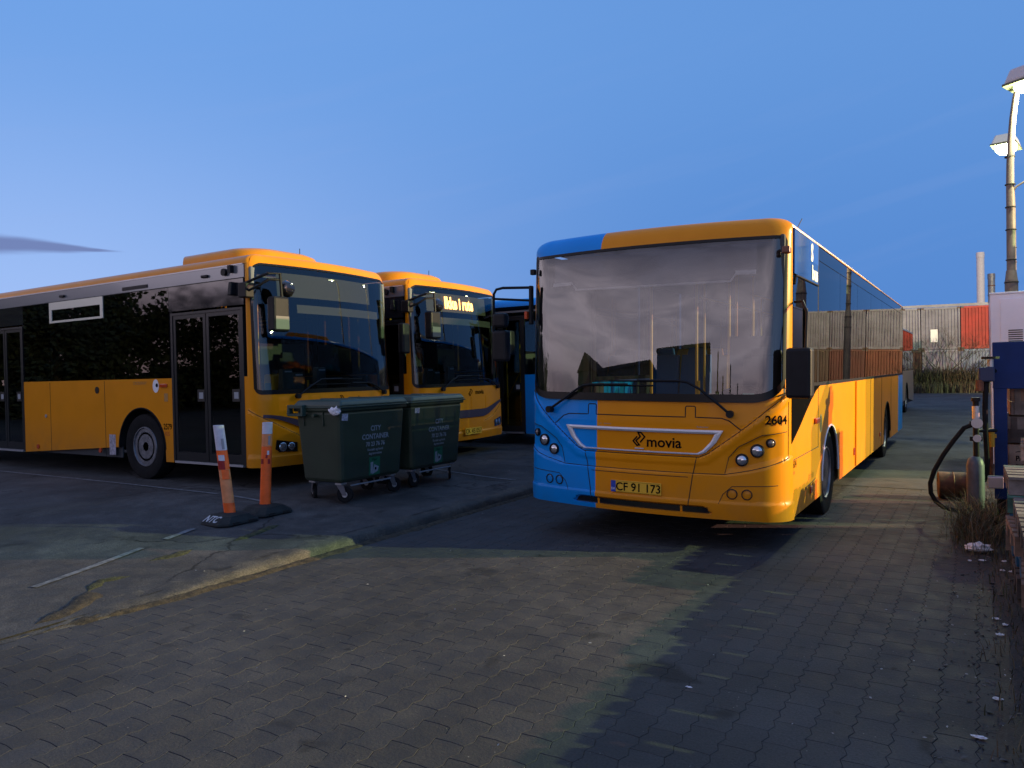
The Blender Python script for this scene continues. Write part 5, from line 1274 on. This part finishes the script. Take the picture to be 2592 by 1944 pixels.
for x, y, z, cl, lb in ((7.3, 15.9, 0, 'dark', 'dark long container, lower of the near unseen stack added to shade the lane'), (7.3, 15.9, 2.63, 'grey', 'grey long container, upper of the near unseen stack added to shade the lane'),
                        (7.3, 28.3, 0, 'brown', 'brown long container, lower of the far unseen stack added to shade the lane'), (7.3, 28.3, 2.63, 'rust', 'rusty long container, upper of the far unseen stack added to shade the lane')):
    shade_container(x, y, z, cl, lb)
tag(MB().box(.88, 1.28, -.012, .02, 0, .8).map(lambda x, y, zz: tuple(Vector((-4.6, 54., 3.15)) + cdir * (x + 1.15) - cnor * y * -1 + Vector((0, 0, zz)))).obj('notice_board', WHT), 'small white upright plate fixed on the grey upper container', 'sign')
tag(MB().box(-6.9, 6.3, .0, .10, 0, .16).map(lambda x, y, zz: tuple(Vector((-4.6, 54., 2 * CH)) + cdir * x - cnor * (y + .06) + Vector((0, 0, zz)))).obj('roof_rail', CM['pale']), 'long pale strip lying along the tops of the upper containers', 'rail')
def shrub(x, y, h, label, seed):
    rnd = random.Random(seed); root = empty('bare_shrub', (x, y, 0)); tag(root, label, 'shrub', 'bare shrubs before the containers')
    mb = MB(); tw = MB()
    def br(p, d, l, r, k):
        q_ = p + d * l; (mb if k < 2 else tw).tube([p, p + d * l * .5 + Vector((rnd.uniform(-.05, .05), rnd.uniform(-.05, .05), 0)) * l, q_], r, 4, rs=[r, r * .8, r * .55])
        if k >= 4: return
        for _ in range(rnd.choice((2, 3, 3))):
            nd = (d + Vector((rnd.uniform(-.8, .8), rnd.uniform(-.8, .8), rnd.uniform(-.2, .5)))).normalized(); br(q_, nd, l * rnd.uniform(.6, .8), r * .55, k + 1)
    for _ in range(4): br(Vector((rnd.uniform(-.2, .2), rnd.uniform(-.2, .2), 0)), Vector((rnd.uniform(-.4, .4), rnd.uniform(-.4, .4), 1)).normalized(), h * .32, .05, 0)
    BARK = mat('bark', (.045, .035, .028), .9); mb.obj('trunk', BARK, root); tag(tw.obj('twigs', BARK, root), kind='stuff')
for i, (k, h, lb) in enumerate(((2.6, 4.6, 'bare leafless shrub in front of the grey upper container'), (4.0, 4.0, 'bare shrub reaching over the red container corner'), (1.2, 2.6, 'low bare shrub near the dark red container end'), (5.2, 2.4, 'low bare shrub beside the white cabinet edge'))):
    p = Vector((-4.6, 54, 0)) + cdir * k + cnor * 1.2; shrub(p.x, p.y, h, lb, 30 + i)
FG = [mat('far_grass', (.075, .065, .04), .9), mat('far_grass_dark', (.030, .034, .020), .9), MATS['grass_brown']]
def fpos(r): p = Vector((-4.6, 54, 0)) + cdir * r.uniform(-6, 7) + cnor * r.uniform(.1, 2.6); return (p.x, p.y, 0)
weeds('roadside_grass', 5200, fpos, .25, .85, FG, 8, .022, .6)
def fpos2(r): p = Vector((-4.6, 54, 0)) + cdir * (r.gauss(2.6, 1.3)) + cnor * r.uniform(.2, 1.6); return (p.x, p.y, r.uniform(0, .9))
weeds('undergrowth', 3500, fpos2, .3, 1.0, [FG[1], FG[2], MATS['bark']], 9, .016, 1.2)

def chimney(x, y, r, h, m, label, bands=0):
    root = empty('chimney', (x, y, 0)); tag(root, label, 'chimney')
    MB().cyl((0, 0, 0), (0, 0, h), r * 1.04, r, n=24).obj('flue', m, root, smooth=True)
    MB().cyl((0, 0, h - .5), (0, 0, h - .05), r * 1.08, n=24).obj('top_ring', m, root, smooth=True)
    for k in range(bands): MB().cyl((0, 0, h - 1.2 - k * .9), (0, 0, h - 1.12 - k * .9), r * 1.07, n=24).obj('band', MATS['rust'], root, smooth=True)
chimney(.18, 85, .33, 12.4, mat('chimney_white', (.62, .58, .62), .6, noise_amt=.08), 'slender white chimney rising behind the containers')
chimney(1.06, 85.6, .30, 10.35, mat('chimney_metal', (.22, .22, .25), .5, .4, noise_amt=.25), 'shorter grey metal chimney beside the white one', bands=6)

# ------------------------------------------------------------------ street lamps
GALV = mat('galvanised', (.17, .13, .11), .6, .15, noise_amt=.25, nscale=3)
HEAD = mat('lamp_housing', (.50, .49, .52), .4, coat=.3)
BOWL = mat('lamp_bowl_lit', (.9, .95, .7), .3, emit=(.93, 1., .62), estr=22.)
def street_lamp(x, y, h, heading, label, group, power, color, size=1., hooks=False, tilt=.0, bowl=None, reach=1.0, hdir=None, back=0.):
    """heading: direction the arm points, as an angle from +x"""
    root = empty('street_lamp', (x, y, 0)); tag(root, label, 'street lamp', group)
    ca, sa = math.cos(heading), math.sin(heading)
    P = [(0, 0, 0), (0, 0, h - 2.1)] + [(ca * reach * (1 - math.cos(k)) * 1., sa * reach * (1 - math.cos(k)), h - 2.1 + 2.0 * math.sin(k)) for k in (.2, .45, .7, .95, 1.15)]
    MB().tube([(0, 0, 0), (0, 0, 3.35)], .115, 14).obj('pole_base', GALV, root, smooth=True)
    MB().tube([(0, 0, 3.3), (0, 0, 3.55)], .1, 14, rs=[.115, .088]).obj('pole_joint', GALV, root, smooth=True)
    MB().tube([(0, 0, 3.5)] + P[1:], .08, 14, rs=[.078, .070] + [.066, .062, .058, .055, .052]).obj('pole', GALV, root, smooth=True)
    for k in (2.95, 3.3, 3.75, 4.35, 4.8, 5.25, 5.8): 
        if k < h - 1.5: MB().cyl((0, 0, k), (0, 0, k + .02), .125 if k < 3.4 else .092, n=14).obj('strap', SEAM, root)
    if hdir is not None: ca, sa = math.cos(hdir), math.sin(hdir)
    d = Vector((ca, sa, 0)); n = Vector((-sa, ca, 0)); s = size; e = Vector(P[-1]) - d * back
    def q_(a, b, c): return tuple(e + d * a * s + n * b * s + Vector((0, 0, 1)) * (c + a * tilt) * s)
    hd = MB().taper((-.1, .86, -.26, .26), (-.02, .70, -.19, .19), .02, .27).map(q_); hd.obj('lamp_head', HEAD, root, bevel=.05)
    MB().box(-.11, .87, -.27, .27, -.015, .03).map(q_).obj('head_rim', mat('rim_green', (.10, .11, .06), .5), root, bevel=.012)
    bo = MB(); ring = []
    for rad, zz in ((1., -.015), (.96, -.07), (.8, -.12), (.5, -.15)):
        ring.append([q_(.40 + .42 * rad * math.cos(2 * PI * i / 24), .225 * rad * math.sin(2 * PI * i / 24), zz) for i in range(24)])
    vs = [p for r_ in ring for p in r_]; bo.add(vs, [(i * 24 + j, i * 24 + (j + 1) % 24, (i + 1) * 24 + (j + 1) % 24, (i + 1) * 24 + j) for i in range(3) for j in range(24)] + [tuple(range(72, 96))])
    bo.obj('lamp_bowl', bowl or BOWL, root, smooth=True)
    if hooks: MB().tube([(.0, 0, 5.05), (.10, -.02, 5.2), (.24, -.03, 5.28), (.40, -.03, 5.3)], .02, 6).obj('bracket', GALV, root, smooth=True)
    ld = bpy.data.lights.new('lamp_light', 'POINT'); ld.energy = power; ld.color = color; ld.shadow_soft_size = .11
    lo = bpy.data.objects.new('lamp_light', ld); COL.objects.link(lo); lo.parent = root; lo.location = q_(.4, 0, -.30)
    return root
G_ = 'lit street lamps round the yard'
street_lamp(.56, 18.05, 7.36, R_(-65), 'nearest lit street lamp, its head cut by the right edge of the photo', G_, 800, (.95, 1., .62), 1.15, hooks=True, tilt=.08, reach=.55, hdir=R_(-20), back=.05)
street_lamp(.93, 27.9, 8.40, R_(-100), 'farther lit street lamp whose head shows behind the pole of the nearer one', G_, 600, (.95, 1., .62), 1.2)
SOD = mat('lamp_bowl_warm', (.9, .7, .4), .3, emit=(1., .62, .22), estr=9.)
street_lamp(30.4, 19.5, 10.8, R_(200), 'tall greenish lit yard lamp far outside the picture on the right', G_, 66000, (.80, 1., .38))
street_lamp(25.4, 21.6, 8.6, R_(200), 'warm lit yard lamp far outside the picture on the right', G_, 60000, (1., .50, .36), bowl=SOD)


# ------------------------------------------------------------------ what stands behind the camera and shows only as reflections
FOL = mat('foliage_dark', (.030, .040, .018), .85, noise_amt=.4, nscale=1.5)
def tree_proto(h, r, seed):
    rnd = random.Random(seed); root = empty('leafy_tree'); tr = MB().tube([(0, 0, 0), (.1, 0, h * .35), (0, .1, h * .7)], .2, 8, rs=[.24, .17, .08])
    for k in range(6):
        a = k * 1.05; tr.tube([(.05, 0, h * (.3 + .05 * k)), (math.cos(a) * r * .6, math.sin(a) * r * .6, h * (.5 + .06 * k))], .06, 6, rs=[.08, .03])
    tr.obj('trunk', mat('bark', (.045, .035, .028), .9), root)
    cr = MB(); cl = [(Vector((rnd.gauss(0, r * .45), rnd.gauss(0, r * .45), h * rnd.uniform(.08, .92))), rnd.uniform(.6, 1.2)) for _ in range(60)]
    for _ in range(6500):
        c_, w = rnd.choice(cl); v = Vector((rnd.gauss(0, 1), rnd.gauss(0, 1), rnd.gauss(0, .8))); p = c_ + v * w * .55
        a = Vector((rnd.uniform(-1, 1), rnd.uniform(-1, 1), rnd.uniform(-1, 1))).normalized() * .17; b = a.orthogonal().normalized() * .12
        cr.add([p - a, p + b, p + a, p - b], [(0, 1, 2, 3)])
    cr.obj('crown', FOL, root); return root
hw = MB()
for i in range(40): x = -58 + i * .9; h_ = 2.3 + .35 * math.sin(i * 1.7) + .3 * math.sin(i * .6); hw.box(x, x + .9, -24 - .35 * (x + 30), -22.6 - .35 * (x + 30), 0, h_)
tag(hw.obj('hedge', FOL), 'long dark clipped hedge behind the viewer under the trees', 'hedge')
tp = tree_proto(7.2, 3.0, 5)
spots = [(-40, -15.5, 1.), (-43.5, -12, 1.05), (-42, -8, 1.), (-46, -5, 1.1), (-48, -1, 1.05), (-45, 2.2, .95), (-37.5, -19.5, .72), (-31, -33, .8), (-52, -10, 1.15)]
for i, (x, y, k) in enumerate(spots):
    o = tp if i == 0 else copy_tree(tp); o.location = (x, y, 0); o.rotation_euler = (0, 0, i * 1.3); o.scale = (k, k, k)
    tag(o, 'dark leafy tree behind the viewer, %s of the belt mirrored in the left bus' % ('first', 'second', 'third', 'fourth', 'fifth', 'sixth', 'seventh', 'eighth', 'ninth')[i], 'tree', 'trees of the belt behind the viewer')
def hall(x0, x1, y, z, label, gable=None, m=None):
    root = empty('storage_hall', ((x0 + x1) / 2, y, 0)); tag(root, label, 'building'); w = (x1 - x0) / 2; m = m or mat('hall_dark', (.05, .05, .055), .7, noise_amt=.2)
    MB().box(-w, w, -7, 0, 0, z).obj('wall', m, root)
    if gable: MB().add([(-w - .2, -7, z), (w + .2, -7, z), (0, -7, z + gable), (-w - .2, .2, z), (w + .2, .2, z), (0, .2, z + gable)], [(0, 1, 2), (5, 4, 3), (0, 3, 4, 1), (1, 4, 5, 2), (2, 5, 3, 0)]).obj('roof', mat('hall_roof', (.05, .03, .025), .8), root)
    else: MB().box(-w - .1, w + .1, -7.1, .1, z, z + .15).obj('roof', m, root)
    MB().box(-w * .4, w * .4, -.0, .05, 0, z * .6).obj('gate', mat('gate_grey', (.08, .08, .09), .6), root)
hall(-18.3, -9.9, -14, 5.0, 'dark flat hall behind the viewer, mirrored low in the big windshield')
hall(-8.9, -2.6, -14, 5.4, 'narrower dark hall behind the viewer, right of the flat one in the mirror image')
hall(-23, -19.8, -14, 5.2, 'small dark house with a pointed gable behind the viewer', gable=.9)
for x, h, nm_ in ((-1.6, 5.2, 'tallest'), (-1.0, 4.3, 'third tallest'), (-.2, 4.7, 'second tallest'), (.6, 4.0, 'shortest')):
    r_ = empty('mast', (x, -14, 0)); tag(r_, nm_ + ' of the thin masts mirrored at the right of the big windshield', 'mast', 'masts behind the viewer')
    MB().cyl((0, 0, 0), (0, 0, h), .12, .05, n=8).obj('mast_pole', BLK, r_); MB().box(-.2, .2, -.05, .05, h * .6, h * .72).obj('mast_box', BLK, r_)
